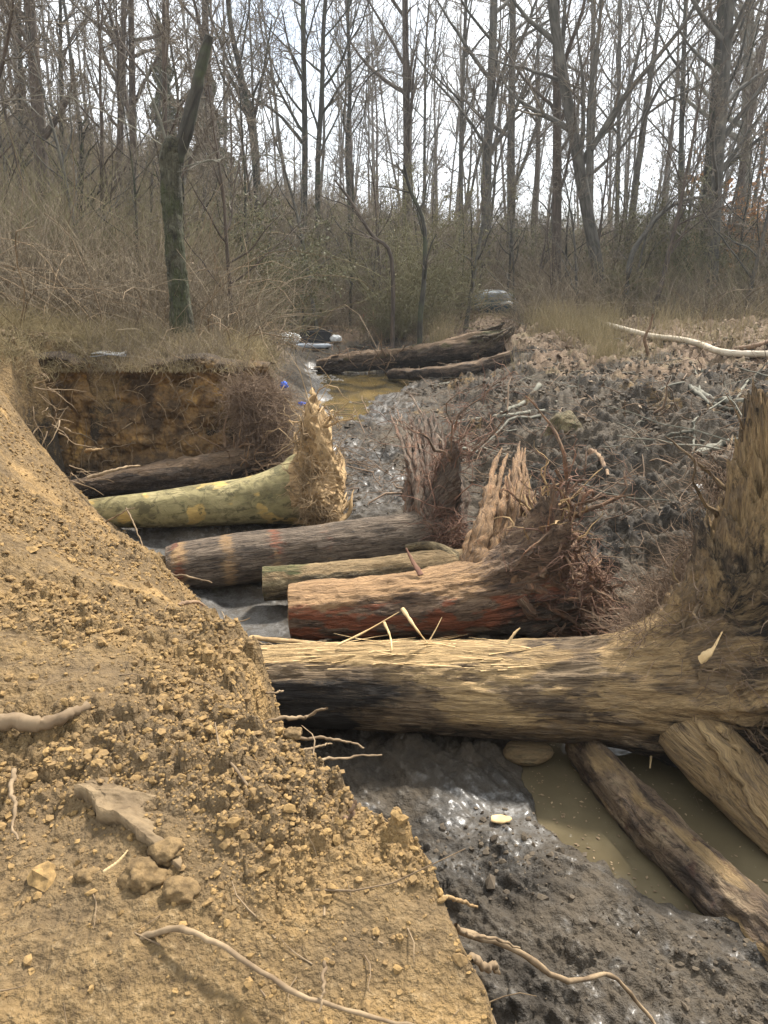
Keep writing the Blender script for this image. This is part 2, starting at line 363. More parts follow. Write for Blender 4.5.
def sdist(x, y, poly):
    """signed distance, + inside"""
    P = np.asarray(poly); n = len(P); d = np.full(x.shape, 1e9); ins = np.zeros(x.shape, bool)
    for i in range(n):
        a, b = P[i], P[(i+1) % n]; e = b-a; L = e@e
        t = np.clip(((x-a[0])*e[0]+(y-a[1])*e[1])/L, 0, 1)
        d = np.minimum(d, np.hypot(x-a[0]-t*e[0], y-a[1]-t*e[1]))
        c = ((a[1] > y) != (b[1] > y)) & (x < (b[0]-a[0])*(y-a[1])/(b[1]-a[1]+1e-12)+a[0]); ins ^= c
    return np.where(ins, d, -d)
W1 = -.055
PUD = np.array([at(*p, W1)[:2] for p in ((516, 745), (532, 800), (575, 850), (628, 888), (700, 915), (768, 940), (900, 960), (900, 760), (768, 735), (640, 730))])
WC = .10
CRK = np.array([at(*p, WC)[:2] for p in ((288, 372), (330, 366), (372, 370), (420, 376), (450, 384), (400, 392), (372, 402), (362, 422), (318, 420), (296, 402), (282, 388))])
POOL = np.array([at(*p, 0)[:2] for p in ((190, 582), (232, 590), (285, 600), (285, 632), (235, 645), (205, 625))])
SHEEN = np.array([at(*p, .05)[:2] for p in ((445, 785), (520, 770), (585, 800), (575, 835), (520, 850), (455, 820))])
POOL2 = np.array([at(*p, .05)[:2] for p in ((130, 532), (240, 540), (330, 500), (350, 515), (200, 566), (160, 570))])

SMC = at(25, 960, 1.35)
def ground(x, y, detail=True):
    x = np.asarray(x, float); y = np.asarray(y, float)
    d = np.hypot(x, y); az = np.abs(np.arctan2(x, y))
    pw = np.stack([x*.9, y*.9, 0*x], -1)
    s = sdist(x, y, POLY)+(vn(pw*2.2, 5)-.5)*(.12+.3*sstep(1, 4, d))+(vn(pw*9, 6)-.5)*.07
    wdt = .10+.25*sstep(2.5, 5, d)*(1-sstep(8, 9.5, d))+1.4*sstep(11.5, 16, d)
    s = s-(wdt*.7+.04)*(1-sstep(8.0, 9.6, d)); m = sstep(-wdt, wdt, s)
    b, f = fB(x, y), fF(x, y)
    sp = sdist(x, y, PUD)+(vn(pw*3, 8)-.5)*.2+fbm(pw*11, 3, 8)*.14
    f = f-.16*sstep(-.12, .14, sp)
    f = np.where(sp > -.03, np.minimum(f, W1-.03-.05*sstep(0, .3, sp)), f)
    sc = sdist(x, y, CRK)+(vn(pw*2, 9)-.5)*.8
    f = np.where(sc > 0, np.minimum(f, WC-.02-.05*sstep(0, .4, sc)), np.maximum(f, np.where(sc > -1.2, WC+.02, -9)))
    s2 = np.maximum(sdist(x, y, POOL), sdist(x, y, POOL2))
    f = f-.04*sstep(-.2, .1, s2)
    if detail:
        p = np.stack([x, y, 0*x], -1)
        nearf = 1-sstep(7, 14, d)
        # bank soil
        crumb = sstep(.3, .56, fbm(p*1.5, 3, 101)+.5)*(.15+.85*sstep(.3, .75, np.hypot(x-SMC[0], y-SMC[1])))
        wx, wy = x+fbm(p*18, 2, 34)*.04, y+fbm(p*18, 2, 35)*.04
        b = b+fbm(p*1.7, 4, 20)*.16+(ridge(p*6, 3, 24)-.6)*.035*nearf+fbm(p*22, 3, 28)*.03*nearf*(.3+.7*crumb)
        b = b+nearf*crumb*(lumps(wx, wy, 5.5, 35, .88)*.25+lumps(wx, wy, 11, 36, .75)*.8+lumps(wx, wy, 25, 39, .45)*.9+lumps(wx, wy, 52, 42, .25)*1.1)
        # mud: coarse heaps on the right, smoother on the floor
        heap = np.maximum(sstep(.12, .5, f), .35*sstep(7.5, 11, d)*sstep(0, .7, -sc))*(1-sstep(24, 32, d))
        fl = 1-heap
        f = f+heap*(fbm(p*1.1, 4, 40)*.6+(ridge(p*2.6, 5, 44)-.6)*.46+fbm(p*9, 3, 47)*.16+lumps(wx, wy, 6, 48, .5)*.8+lumps(wx, wy, 15, 49, .3)*.8)
        calm = sstep(.02, .1, -sp)*(1-sstep(-.3, .2, s2))*(1-.65*sstep(-.3, .2, sdist(x, y, SHEEN)))
        f = f+fl*calm*(fbm(p*2.2, 3, 50)*.16+(ridge(np.stack([(x*.8+y*.6)*6.5, (y*.8-x*.6)*1.6, 0*x], -1), 5, 53)-.6)*.13+fbm(p*17, 3, 57)*.05
                       +sstep(.45, .6, fbm(p*1.4, 3, 58)+.5)*(lumps(wx, wy, 8, 59, .7)*.6+lumps(wx, wy, 28, 60, .5)*.6))
        ctr = sdist(x, y, SHEEN)
        f = f-.03*sstep(-.2, .2, ctr)
        b = b+fbm(p*.12, 3, 60)*1.2*sstep(30, 60, d)
    z = b*(1-m)+f*m
    far = sstep(26, 34, d); z = z*(1-far)+fF(x, y)*far if not detail else z
    bk = sstep(1.15, 1.6, az); z = z*(1-bk)+(1.3+.25*sstep(3, 30, d))*bk
    return z, m, s, sp, sc, s2
def gz(x, y):
    return float(ground(np.array([x]), np.array([y]))[0][0])
def gzs(x, y): return ground(x, y)[0]

def on(px, py, y0=3, y1=70):
    d = ray(px, py); t = np.exp(np.linspace(np.log(y0), np.log(y1), 900))/d[1]; P = np.array([0, 0, CAM_Z])+t[:, None]*d
    h = P[:, 2] < gzs(P[:, 0], P[:, 1]); return P[np.argmax(h)] if h.any() else P[-1]
def rest(pts, r, tol=2.0):
    """points lying on the ground where the ground is near the first point's distance, standing free elsewhere"""
    b = on(*pts[0][:2]); out = [b+np.array([0, 0, r*.6])]
    for p in pts[1:]:
        q = on(*p[:2]); out.append(q+np.array([0, 0, r*.7]) if abs(q[1]-b[1]) < tol else aty(p[0], p[1], out[-1][1]-.05))
    return out
def make_terrain():
    fine = np.linspace(R(-42), R(42), 860); coarse = np.linspace(R(42), R(318), 70)[1:-1]
    az = np.concatenate([fine, coarse])
    r = [.45]
    while r[-1] < 1.2: r.append(r[-1]*1.02)
    while r[-1] < 12: r.append(r[-1]*1.0032)
    while r[-1] < 45: r.append(r[-1]*1.007)
    while r[-1] < 150: r.append(r[-1]*1.05)
    r = np.array(r)
    Rg, Ag = np.meshgrid(r, az, indexing='ij')
    x, y = Rg*np.sin(Ag), Rg*np.cos(Ag)
    z, m, s, sp, sc, s2 = ground(x, y)
    nR, nA = x.shape
    V = np.stack([x, y, z], -1).reshape(-1, 3)
    V = np.vstack([V, [[0, 0, z[0].mean()]]])
    idx = np.arange(nR*nA).reshape(nR, nA)
    a, b = idx[:-1], idx[1:]
    q = np.stack([a, b, np.roll(b, -1, 1), np.roll(a, -1, 1)], -1).reshape(-1, 4)
    t = np.stack([np.full(nA, nR*nA), idx[0], np.roll(idx[0], -1)], -1)
    d = np.hypot(x, y)
    p = np.stack([x, y, 0*x], -1)
    nz = fbm(p*.8, 4, 70)
    # zones
    litter = np.maximum(sstep(11, 14, d+nz*3)*(1-m), m*sstep(.75, 1.25, z+nz*1.1)*sstep(12, 16, d))
    litter = np.maximum(litter, sstep(24, 28, d))
    clay = (1-m)*(1-litter)
    clay = np.maximum(clay, m*.75*sstep(.45, .9, fbm(p*.45, 3, 77)+.5)*(z > .4)*(1-litter))
    # yellowish smear on the near mud flat
    wet = m*(.45+.9*fbm(p*.9, 3, 80))*(1-sstep(.2, .5, z))
    wet = np.maximum(wet, sstep(-.7, .35, sdist(x, y, SHEEN)+fbm(p*5, 3, 81)*.3)*.95)
    wet = np.maximum(wet, sstep(-.25, .1, s2)*.95)
    wet = np.maximum(wet, sstep(-1.8, .2, sc)*.9*(m > .5)*sstep(.3, 1.0, s)); wet = np.maximum(wet, sstep(-.12, .0, sp)*.8*(m > .5))
    wet = wet*(1-sstep(.22, .4, z)); clay = np.maximum(clay, m*.5*sstep(.52, .66, fbm(p*np.array([1.2, .7, 1]), 4, 83)+.5)*(1-litter)*sstep(8, 12, d))
    w = np.stack([clay, m, litter], -1).reshape(-1, 3); w = np.vstack([w, [[1, 0, 0]]])
    mb = MB(); mb.add(V, q, t, rnd=np.append(wet.ravel(), 0), w=w)
    o = mb.build('ground', M['ground']); tag(o, kind='structure')
make_terrain()

def sheet(name, poly, z, mt, grow=1.25):
    c = poly.mean(0); P = c+(poly-c)*grow
    mb = MB(); n = len(P)
    mb.add(np.vstack([np.hstack([P, np.full((n, 1), z)]), [[c[0], c[1], z]]]), None, [(i, (i+1) % n, n) for i in range(n)][::1])
    o = mb.build(name, mt, smooth=False); tag(o, kind='structure'); return o
sheet('puddle_water', PUD, W1, M['puddle'], 1.12)
sheet('creek_water', CRK, WC, M['creek'], 1.06)

# ------------------------------------------------------------------ cut earth bank face
def cut_face():
    nx, nz = 520, 220
    u = np.linspace(0, 1, nx); v = np.linspace(0, 1, nz)
    X = -5.05+u*3.35
    U, Vv = np.meshgrid(X, v, indexing='ij')
    top = 1.74-.05*np.sin(U*3)+.07*(vn(np.stack([U*4, 0*U, 0*U], -1), 3)-.5)-.12*sstep(-2.5, -1.7, U)
    Z = -.1+(top+.1)*Vv
    Y = 10.35+.45*(1-sstep(0, .35, Vv))*-1*.6+.22*Vv-.22*sstep(.86, 1, Vv)
    Y = Y+.30*(sstep(-4.6, -5.05, U))*-1.4+.5*sstep(-2.3, -1.7, U)
    p = np.stack([U, Z, 0*U], -1)
    Y = Y+fbm(p*1.6, 3, 90)*.5+(ridge(p*3.2, 4, 93)-.6)*.26+fbm(p*14, 3, 97)*.05
    Pm = np.stack([U, Y, Z], -1).reshape(-1, 3)
    idx = np.arange(nx*nz).reshape(nx, nz); a = idx[:-1, :-1]
    q = np.stack([a, idx[1:, :-1], idx[1:, 1:], idx[:-1, 1:]], -1).reshape(-1, 4)
    # lip going back over the grass
    back = np.stack([U[:, -1], Y[:, -1]+.9, top[:, -1]-.06], -1)
    mid = np.stack([U[:, -1], Y[:, -1]+.25, top[:, -1]+.05], -1)
    V2 = np.vstack([Pm, mid, back]); m0 = nx*nz
    i = np.arange(nx-1); tp = idx[:, -1]
    q = np.vstack([q, np.stack([tp[:-1], tp[1:], m0+i+1, m0+i], -1), np.stack([m0+i, m0+i+1, m0+nx+i+1, m0+nx+i], -1)])
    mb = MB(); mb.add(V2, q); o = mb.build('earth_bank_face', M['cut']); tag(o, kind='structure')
    return U, Y, Z
CU, CY, CZ = cut_face()

# ------------------------------------------------------------------ scattered clods and litter (uncountable)
def ico(sub):
    import bmesh
    bm = bmesh.new(); bmesh.ops.create_icosphere(bm, subdivisions=sub, radius=1)
    v = np.array([x.co[:] for x in bm.verts]); f = np.array([[x.index for x in fc.verts] for fc in bm.faces]); bm.free(); return v, f
ICO1, ICO2, ICO3 = ico(1), ico(2), ico(4)
def clods(mb, P, S, shape, seed=0, flat=.75):
    v, f = shape; n = len(P); m = len(v)
    g = np.random.default_rng(seed)
    rot = g.random(n)*6.28; c, s = np.cos(rot), np.sin(rot)
    sc = g.uniform(.6, 1.4, (n, 1, 3))*S[:, None, None]
    V = v[None]*(1+g.normal(0, .22, (n, m, 1)))*sc
    V = np.stack([V[..., 0]*c[:, None]-V[..., 1]*s[:, None], V[..., 0]*s[:, None]+V[..., 1]*c[:, None], V[..., 2]*flat], -1)
    V = V+P[:, None]
    T = (f[None]+(np.arange(n)*m)[:, None, None]).reshape(-1, 3)
    mb.add(V, None, T, rnd=np.repeat(g.random(n), m))
def polar_scatter(n, r0, r1, az0, az1, power=1.0, g=None):
    g = g or rng
    r = np.exp(np.log(r0)+(np.log(r1)-np.log(r0))*g.random(n)**power); a = R(az0)+(R(az1)-R(az0))*g.random(n)
    return r*np.sin(a), r*np.cos(a)
x, y = polar_scatter(110000, 1.0, 9.5, -42, 36)
z, m, s, *_ = ground(x, y)
dens = fbm(np.stack([x*1.6, y*1.6, 0*x], -1), 3, 101)+.5
keep = (m < .6) & (rng.random(len(x)) < .1+.9*sstep(.3, .75, np.hypot(x-SMC[0], y-SMC[1]))) & (rng.random(len(x)) < sstep(.4, .62, dens)*.9+.1)
x, y, z = x[keep], y[keep], z[keep]; d = np.hypot(x, y)
S = .0019*d*np.exp(rng.normal(0.0, .62, len(x))); S = np.clip(S, .002, .017)
mb = MB(); clods(mb, np.stack([x, y, z+S*.15], -1), S, ICO1, 3)
xb, yb = polar_scatter(380, 1.1, 8, -40, 34); zb, m2, *_ = ground(xb, yb); kk = m2 < .3
Sb = np.clip(.005*np.hypot(xb, yb)*np.exp(rng.normal(0, .35, len(xb))), .007, .03)
clods(mb, np.stack([xb, yb, zb], -1)[kk], Sb[kk], ICO2, 4, .7)
o = mb.build('soil_clods', M['clods'], smooth=False); tag(o, 'loose crumbs of yellow brown soil strewn over the near bank', 'soil', kind='stuff')
x, y = polar_scatter(60000, 2.2, 18, -25, 40)
z, m, s, sp, sc, s2 = ground(x, y)
dens = fbm(np.stack([x*1.3, y*1.3, 0*x], -1), 3, 105)+.5
keep = (m > .6) & (sp < -.06) & (sc < -.3) & (s2 < -.1) & (rng.random(len(x)) < sstep(.42, .66, dens)*(.35+.6*sstep(.2, .5, z)))
x, y, z = x[keep], y[keep], z[keep]
S = np.clip(.0021*np.hypot(x, y)*np.exp(rng.normal(0, .6, len(x))), .004, .045)
mb = MB(); clods(mb, np.stack([x, y, z], -1), S, ICO1, 5)
o = mb.build('mud_lumps', M['mudclods'], smooth=False); tag(o, 'dark lumps of broken mud scattered over the channel and heap', 'mud', kind='stuff')
def scatter_twigs(name, n, reg, L, rad, mt, label, cat='twigs', up=.12, k=5, wander=.22, g=None):
    x, y = reg[0](n) if callable(reg[0]) else reg
    z, m, s, sp, sc, s2 = ground(x, y)
    keep = reg[1](x, y, z, m, sp, sc, s2) if len(reg) > 1 and callable(reg[1]) else np.ones(len(x), bool)
    x, y, z = x[keep], y[keep], z[keep]; n = len(x)
    a = rng.random(n)*6.28
    dd = np.stack([np.cos(a), np.sin(a), np.abs(rng.normal(0, up, n))], -1)
    Ls = L*np.exp(rng.normal(0, .5, n)); P = walk(np.stack([x, y, z+rad], -1), dd, Ls, k, wander, -.04)
    mb = MB(); mb.tubes(P, taper(rad*np.exp(rng.normal(0, .35, n))*(.5+Ls/L*.5), k, .4), 4)
    o = mb.build(name, mt); tag(o, label, cat, kind='stuff'); return o
scatter_twigs('bank_twigs', 170, (lambda n: polar_scatter(n, 1.2, 10, -40, 20), lambda x, y, z, m, *a: m < .3), .14, .0021, M['stick'], 'thin dry twigs strewn on the yellow bank')
scatter_twigs('heap_twigs', 7500, (lambda n: polar_scatter(n, 6, 26, -8, 40, .8), lambda x, y, z, m, sp, sc, s2: (m > .6) & ((z > .28) | (np.hypot(x, y) > 9)) & (sc < 0)), .26, .0042, M['rootlet'], 'fine dead roots and twigs tangled over the mud heap', up=.35)
scatter_twigs('heap_sticks', 330, (lambda n: polar_scatter(n, 8, 26, -5, 36, .8), lambda x, y, z, m, sp, sc, s2: (m > .6) & (z > .35)), .7, .009, M['greystick'], 'grey sticks scattered over the churned ground', up=.15, k=7, wander=.14)
def leaves(name, x, y, z, size, mt, label, cat, tilt=.5, group=None, parent=None, origin=(0, 0, 0), kind='stuff'):
    n = len(x); g = rng
    a = g.random(n)*6.28; nrm = unit(np.stack([g.normal(0, tilt, n), g.normal(0, tilt, n), np.ones(n)], -1))
    t = unit(np.cross(nrm, np.stack([np.cos(a), np.sin(a), 0*a], -1))); b = np.cross(nrm, t)
    S = (size*np.exp(g.normal(0, .3, n)))[:, None]; C = np.stack([x, y, z], -1)
    V = np.stack([C-t*S, C+b*S*.55+nrm*S*.15, C+t*S, C-b*S*.55+nrm*S*.15], 1)
    mb = MB(); mb.add(V, np.arange(n*4).reshape(n, 4), rnd=np.repeat(g.random(n), 4))
    o = mb.build(name, mt, parent, origin, smooth=False)
    if parent is None: tag(o, label, cat, kind=kind)
    return o
x, y = polar_scatter(60000, 9.5, 60, -36, 36); z, m, s, sp, sc, s2 = ground(x, y)
kk = ((m < .4) | ((z > 1.0) & (np.hypot(x, y) > 18.5)) | ((z > .8) & (rng.random(len(x)) < .04))) & (sc < -.5) & (np.hypot(x, y) > 10.8)
leaves('leaf_litter', x[kk], y[kk], z[kk]+.02, .055, M['leaflitter'], 'brown fallen leaves covering the woodland floor', 'leaves')

# ------------------------------------------------------------------ logs
def add_trunk(mb, ctrl, rings=300, around=120, disp=.012, dstretch=(3, 22, 22), wfun=None, capends=(True, True), lobes=None, seed=0, big=.05):
    """ctrl rows: x,y,z,r"""
    S = smooth_path(ctrl, rings); P, rr = S[:, :3], S[:, 3]
    T = unit(np.gradient(P, axis=0)); ref = np.array([0, 0, 1.0]) if abs(T[rings//2, 2]) < .8 else np.array([0, 1.0, 0])
    N = unit(np.cross(T, ref)); B = np.cross(N, T)          # B up-ish
    al = np.concatenate([[0], np.cumsum(np.linalg.norm(np.diff(P, axis=0), axis=1))])
    th = np.arange(around)/around*2*np.pi
    A, TH = np.meshgrid(al, th, indexing='ij')
    cs, sn = np.cos(TH), np.sin(TH)                         # cos->N (side), sin->B (up)
    r0 = np.broadcast_to(rr[:, None], A.shape)
    lc = np.stack([A, r0*cs, r0*sn], -1)
    r = r0*(1+big*2*fbm(lc*np.array([1.5, 4, 4]), 3, seed))
    if lobes is not None:
        lf = lobes(A/al[-1], TH); r = r*lf; rb_ = r*1.0; lc = np.stack([A+.6*(rb_-r0), rb_*cs, rb_*sn], -1); r = r*(1+sstep(1.05, 1.8, lf)*(.5*fbm(lc*4.5, 5, seed+21)+.3*(ridge(lc*np.array([5, 9, 9]), 4, seed+22)-.6)))
    r = r+disp*(2*fbm(lc*np.array(dstretch), 3, seed+5, .6)+1.5*(ridge(lc*np.array(dstretch)*np.array([1.6, .45, .45]), 3, seed+7)-.62))
    V = P[:, None]+(r*cs)[..., None]*N[:, None]+(r*sn)[..., None]*B[:, None]
    w = np.zeros(V.shape)
    if wfun is not None: w = wfun(A, TH, sn, lc)
    idx = np.arange(rings*around).reshape(rings, around); a, b = idx[:-1], idx[1:]
    q = np.stack([a, np.roll(a, -1, 1), np.roll(b, -1, 1), b], -1).reshape(-1, 4)
    mb.add(V, q, None, lc, .5, w)
    for e, yes in ((0, capends[0]), (rings-1, capends[1])):
        if not yes: continue
        k = 7; C = P[e]; ringv = V[e]; f = np.linspace(1, 0, k)[:, None, None]
        cap = C+(ringv-C)[None]*f
        sgn = -1 if e == 0 else 1
        cap = cap+T[e]*(sgn*fbm(cap*14, 3, seed+9)*.05)[..., None]*(1-f**8)
        ci = np.arange(k*around).reshape(k, around); a, b = ci[:-1], ci[1:]
        q = np.stack([a, b, np.roll(b, -1, 1), np.roll(a, -1, 1)], -1).reshape(-1, 4)
        wc = np.zeros(cap.shape); wc[..., 1] = .9; wc[..., 0] = .25
        mb.add(cap, q, None, cap, .5, wc)
    return P, rr, T, N, B, al

def frame(ax, up=(0, 0, 1)):
    ax = unit(np.asarray(ax, float)); v = unit(np.cross(ax, np.asarray(up, float))); u = np.cross(v, ax); return ax, u, v
def flare(mb, C, ax, r0, prof, L, seed, w=(0, .3, 0), ns=70, nt=220, ridge_amp=.35, dome=.15, power=2.2, rough=.06):
    """root collar opening out from trunk radius r0 to rim radius prof(theta), then a rough closed back face; theta 0 = side, pi/2 = up"""
    ax, u, v = frame(ax); th = np.arange(nt)/nt*2*np.pi
    Rm = prof(th)
    s = np.linspace(0, 1, ns)[:, None]
    p2 = np.stack([np.cos(th)*2.2, np.sin(th)*2.2, 0*th], -1)
    rib = ridge(np.stack([np.cos(th)[None]*3+0*s, np.sin(th)[None]*3+0*s, s*1.2+0*th[None]], -1), 3, seed)-.62
    r = r0+(Rm[None]-r0)*s**power
    r = r*(1+ridge_amp*rib*sstep(0, .6, s))
    x = L*(s+0*r)+.1*L*rib*s
    # back face
    nb = 36; f = np.linspace(1, 0, nb+1)[1:, None]
    rb = r[-1][None]*f; xb = x[-1][None]+dome*(1-f**2)+0*rb
    Rr = np.vstack([r, rb]); X = np.vstack([x, xb])
    V = C+X[..., None]*ax+(Rr*np.sin(th)[None])[..., None]*u+(Rr*np.cos(th)[None])[..., None]*v
    amp = np.concatenate([sstep(0, .5, s[:, 0]), np.ones(nb)])[:, None]
    V = V+(amp*rough*2.4*fbm(V*5, 5, seed+3))[..., None]*unit(V-C)+(amp*rough*1.6*(ridge(V*9, 3, seed+4)-.6))[..., None]*ax
    n = len(Rr); idx = np.arange(n*nt).reshape(n, nt); a, b = idx[:-1], idx[1:]
    q = np.stack([a, np.roll(a, -1, 1), np.roll(b, -1, 1), b], -1).reshape(-1, 4)
    ww = np.zeros(V.shape)+np.array(w)
    ww[ns:, :, 0] = .95
    lc = np.stack([np.linalg.norm(V-C, axis=-1), 5*np.cos(th)[None]*r0+0*Rr, 5*np.sin(th)[None]*r0+0*Rr], -1)
    mb.add(V, q, None, lc, .5, ww)
    return V, ns
def wad_roots(mb, C, ax, r0, prof, L, n, seed, rlen=(.25, .7), rad=(.012, .035), wander=.28, axial=.35, grav=-.02, s0=(.35, .95), sides=6, thr=None, flat=1.0, k=9, power=2.2):
    g = np.random.default_rng(seed); ax, u, v = frame(ax)
    th = g.random(n)*6.28 if thr is None else g.uniform(thr[0], thr[1], n)
    s = g.uniform(s0[0], s0[1], n); Rm = prof(th); r = r0+(Rm-r0)*s**power
    rad_dir = np.sin(th)[:, None]*u+np.cos(th)[:, None]*v
    st = C+ax*(L*s)[:, None]+rad_dir*(r*.96)[:, None]
    d = rad_dir*g.uniform(.3, 1.2, n)[:, None]+ax*g.uniform(-.25, 1, n)[:, None]*axial*2+g.normal(0, .35, (n, 3))
    P = walk(st, d, g.uniform(rlen[0], rlen[1], n)*Rm/np.mean(prof(np.linspace(0, 6.2, 30))), k, wander, grav, g)
    mb.tubes(P, taper(g.uniform(rad[0], rad[1], n), k, .2)*(1+.25*np.sin(np.arange(k)[None]*2.3+g.random((n, 1))*6)), sides, flat, (.05, .5, .42), .4)
    return P
def hairs(mb, starts, n, seed, ln=(.1, .35), rad=.0022, wander=.35, grav=-.12, bias=(0, 0, 0), k=6, sides=3):
    g = np.random.default_rng(seed); i = g.integers(0, len(starts), n)
    st = starts[i]+g.normal(0, .015, (n, 3)); d = g.normal(0, 1, (n, 3))+np.array(bias)
    P = walk(st, d, g.uniform(ln[0], ln[1], n), k, wander, grav, g)
    mb.tubes(P, taper(np.full(n, rad)*g.uniform(.6, 1.5, n), k, .4), sides)
def ptsof(P, lo=.3):
    k = P.shape[1]; return P[:, int(k*lo):].reshape(-1, 3)
def bundle(mb, pts4, n, seed, w=(0, .6, .2), thick=(.2, .42), spread=.75, twist=1.2, short=.45, sides=9, k=34, wob=.25, flat=.75, disp=.5):
    g = np.random.default_rng(seed); S = smooth_path(pts4, 60); PP, RR = [], []
    for i in range(n):
        e = g.uniform(short, 1.0) if i else 1.0; t = np.linspace(0, 59*e, k); j = np.minimum(t.astype(int), 58); f = (t-j)[:, None]; Q = S[j]*(1-f)+S[j+1]*f
        P, r = Q[:, :3], Q[:, 3]; T = unit(np.gradient(P, axis=0)); ref = np.array([.3, .9, .1]); N = unit(np.cross(T, ref)); B = np.cross(N, T)
        a = g.random()*6.28+twist*g.normal(0, .7)*np.linspace(0, 1, k); ro = spread*math.sqrt(g.random())
        wn = np.cumsum(g.normal(0, 1, (k, 2)), 0)/math.sqrt(k)*wob
        off = (ro*np.cos(a)+wn[:, 0])[:, None]*N+(ro*np.sin(a)+wn[:, 1])[:, None]*B
        PP.append(P+off*r[:, None]); q = np.linspace(0, 1, k)
        RR.append(r*g.uniform(*thick)*(1-.75*q**3)*(1+.3*np.sin(q*g.uniform(8, 20)+g.random()*6)))
    mb.tubes(np.array(PP), np.array(RR), sides, flat, w, disp, 24)
def W4(px, py, z, rpx):
    p = at(px, py, z); return [*p, pxm(p, rpx)]

# ---- A: the big oak log across the foreground
org = at(250, 720, .05)
A = empty('oak_log', org, 'large muddy log spanning the foreground, thickest of the logs, bright torn wood along its top', 'log', 'felled logs with root wads')
mbt = MB()
ctrl = [W4(196, 688, .34, 38), W4(250, 686, .34, 39), W4(330, 685, .35, 42), W4(420, 687, .37, 45), W4(510, 689, .38, 47), W4(590, 690, .40, 51), W4(650, 690, .43, 55), W4(710, 684, .47, 57), W4(778, 678, .54, 60)]
def wA(A_, TH, sn, lc):
    t = A_/A_.max(); w = np.zeros(A_.shape+(3,))
    nn = fbm(lc*np.array([4, 9, 9]), 4, 150)
    w[..., 0] = 1.1*(1-sstep(.26, .42, t+nn*.25-.12*sn))*sstep(.8, .5, sn*1.0+0*t) + .75*sstep(.1, -.8, sn+nn)+.5*sstep(.7, .85, t)*sstep(.3, -.3, sn+nn)
    topw = 1.2*sstep(.78, .93, sn+nn*.25)*(1-sstep(.45, .6, t))*sstep(.08, .14, t)
    front = .9*sstep(.33, .56, nn+.5+.10*np.cos(t*25))*sstep(.28, .4, t)*sstep(-.6, 0, sn)
    w[..., 1] = np.maximum(topw*1.3, front*1.0)
    w[..., 2] = sstep(.5, .75, t+nn*.5)*.6
    w[..., 0] = np.maximum(w[..., 0], .95*sstep(.74, .88, t+nn*.3)*sstep(.45, .0, sn+nn*.5))  # shade of the hollow below the flare, painted through the mud weight
    w[..., 0] = np.maximum(w[..., 0], .8*sstep(.8, .9, t)*sstep(.02, .14, fbm(lc*np.array([2.2, 3.5, 3.5]), 4, 155)))  # mottled dark soil mixed with painted hollow shade
    return w
def profA(t):
    t = np.mod(t, 2*np.pi); up = np.exp(-((t-1.75)/.42)**2); dn = np.exp(-((t-5.2)/.5)**2); dn2 = np.exp(-((t-4.1)/.4)**2)
    return .58+.9*up+.42*dn+.25*dn2+.1*np.sin(t*5)
def lobeA(t, th):
    q = np.clip((t-.66)/.34, 0, 1)**2.3; rb = ridge(np.stack([np.cos(th)*2.6, np.sin(th)*2.6, t*3], -1), 4, 171)-.62
    return (1+q*(profA(th)/.40-1))*(1+.7*q**.6*rb)
PA, RA, TA, NA, BA, alA = add_trunk(mbt, ctrl, 560, 260, .016, (3, 26, 26), wA, (True, True), lobeA, 160, .08)
mbt.build('trunk', BARK['oak'], A, org)
CA = PA[-60]; axA = unit(PA[-1]-PA[-60])
axA = unit(np.array([.93, .12, .12]))
mbr = MB()
wadC = PA[-150]; rA = RA[-150]
# heavy buttress roots
def thick_root(mb, pts, w=(0, .3, 0), rings=90, around=56, seed=0, disp=.012, big=.12, st=(3, 22, 22), cap=(False, True)):
    add_trunk(mb, pts, rings, around, disp, st, lambda A_, TH, sn, lc: np.zeros(A_.shape+(3,))+np.array(w), cap, None, seed, big)
thick_root(mbr, [W4(655, 672, .46, 40), W4(700, 738, .30, 36), W4(742, 786, .15, 30), W4(790, 842, .05, 24), W4(840, 880, .0, 18)], (.1, .7, .45), seed=171, disp=.02, big=.2, st=(3, 10, 10))
bundle(mbr, [W4(690, 710, .4, 34), W4(715, 755, .27, 30), W4(748, 798, .13, 26), W4(790, 842, .05, 24)], 9, 1711, (0, .9, .2), (.1, .2), 1.0, .5, .4)
bundle(mbr, [W4(640, 665, .58, 16), W4(690, 632, .8, 30), W4(722, 575, 1.08, 34), W4(735, 510, 1.36, 30), W4(742, 445, 1.58, 24)], 60, 172, (.1, .5, .35), (.09, .26))
bundle(mbr, [W4(700, 640, .75, 34), W4(748, 580, 1.0, 36), W4(765, 510, 1.35, 34), W4(768, 435, 1.6, 28)], 60, 1721, (.15, .5, .3), (.09, .26))
bundle(mbr, [W4(695, 690, .40, 22), W4(735, 705, .28, 34), W4(785, 700, .28, 34), W4(850, 730, .2, 26)], 34, 1722, (.3, .25, .55), (.08, .22), 1.0, 2.5, .3)
bundle(mbr, [W4(715, 655, .62, 20), W4(745, 640, .6, 26), W4(785, 640, .6, 26), W4(840, 650, .6, 20)], 26, 1723, (.3, .25, .55), (.08, .22), 1.0, 2.5, .3)
wad_roots(mbr, wadC, axA, rA, profA, .86, 110, 1762, (.15, .45), (.006, .02), .35, .4, -.04, (.55, 1), 6, (-1.2, .9), power=1.6)
thick_root(mbr, [W4(700, 690, .5, 46), W4(745, 690, .55, 42), W4(800, 700, .5, 36), W4(850, 720, .4, 20)], (.3, .1, .6), seed=174)
thick_root(mbr, [W4(720, 615, .85, 14), W4(742, 598, .98, 12), W4(790, 592, 1.05, 9)], (0, .8, .2), 60, 30, 175)
wad_roots(mbr, wadC, axA, rA, profA, .86, 40, 1761, (.3, .7), (.015, .045), .22, .4, -.06, (.5, 1), 9, (-1.6, .5), power=2.3)
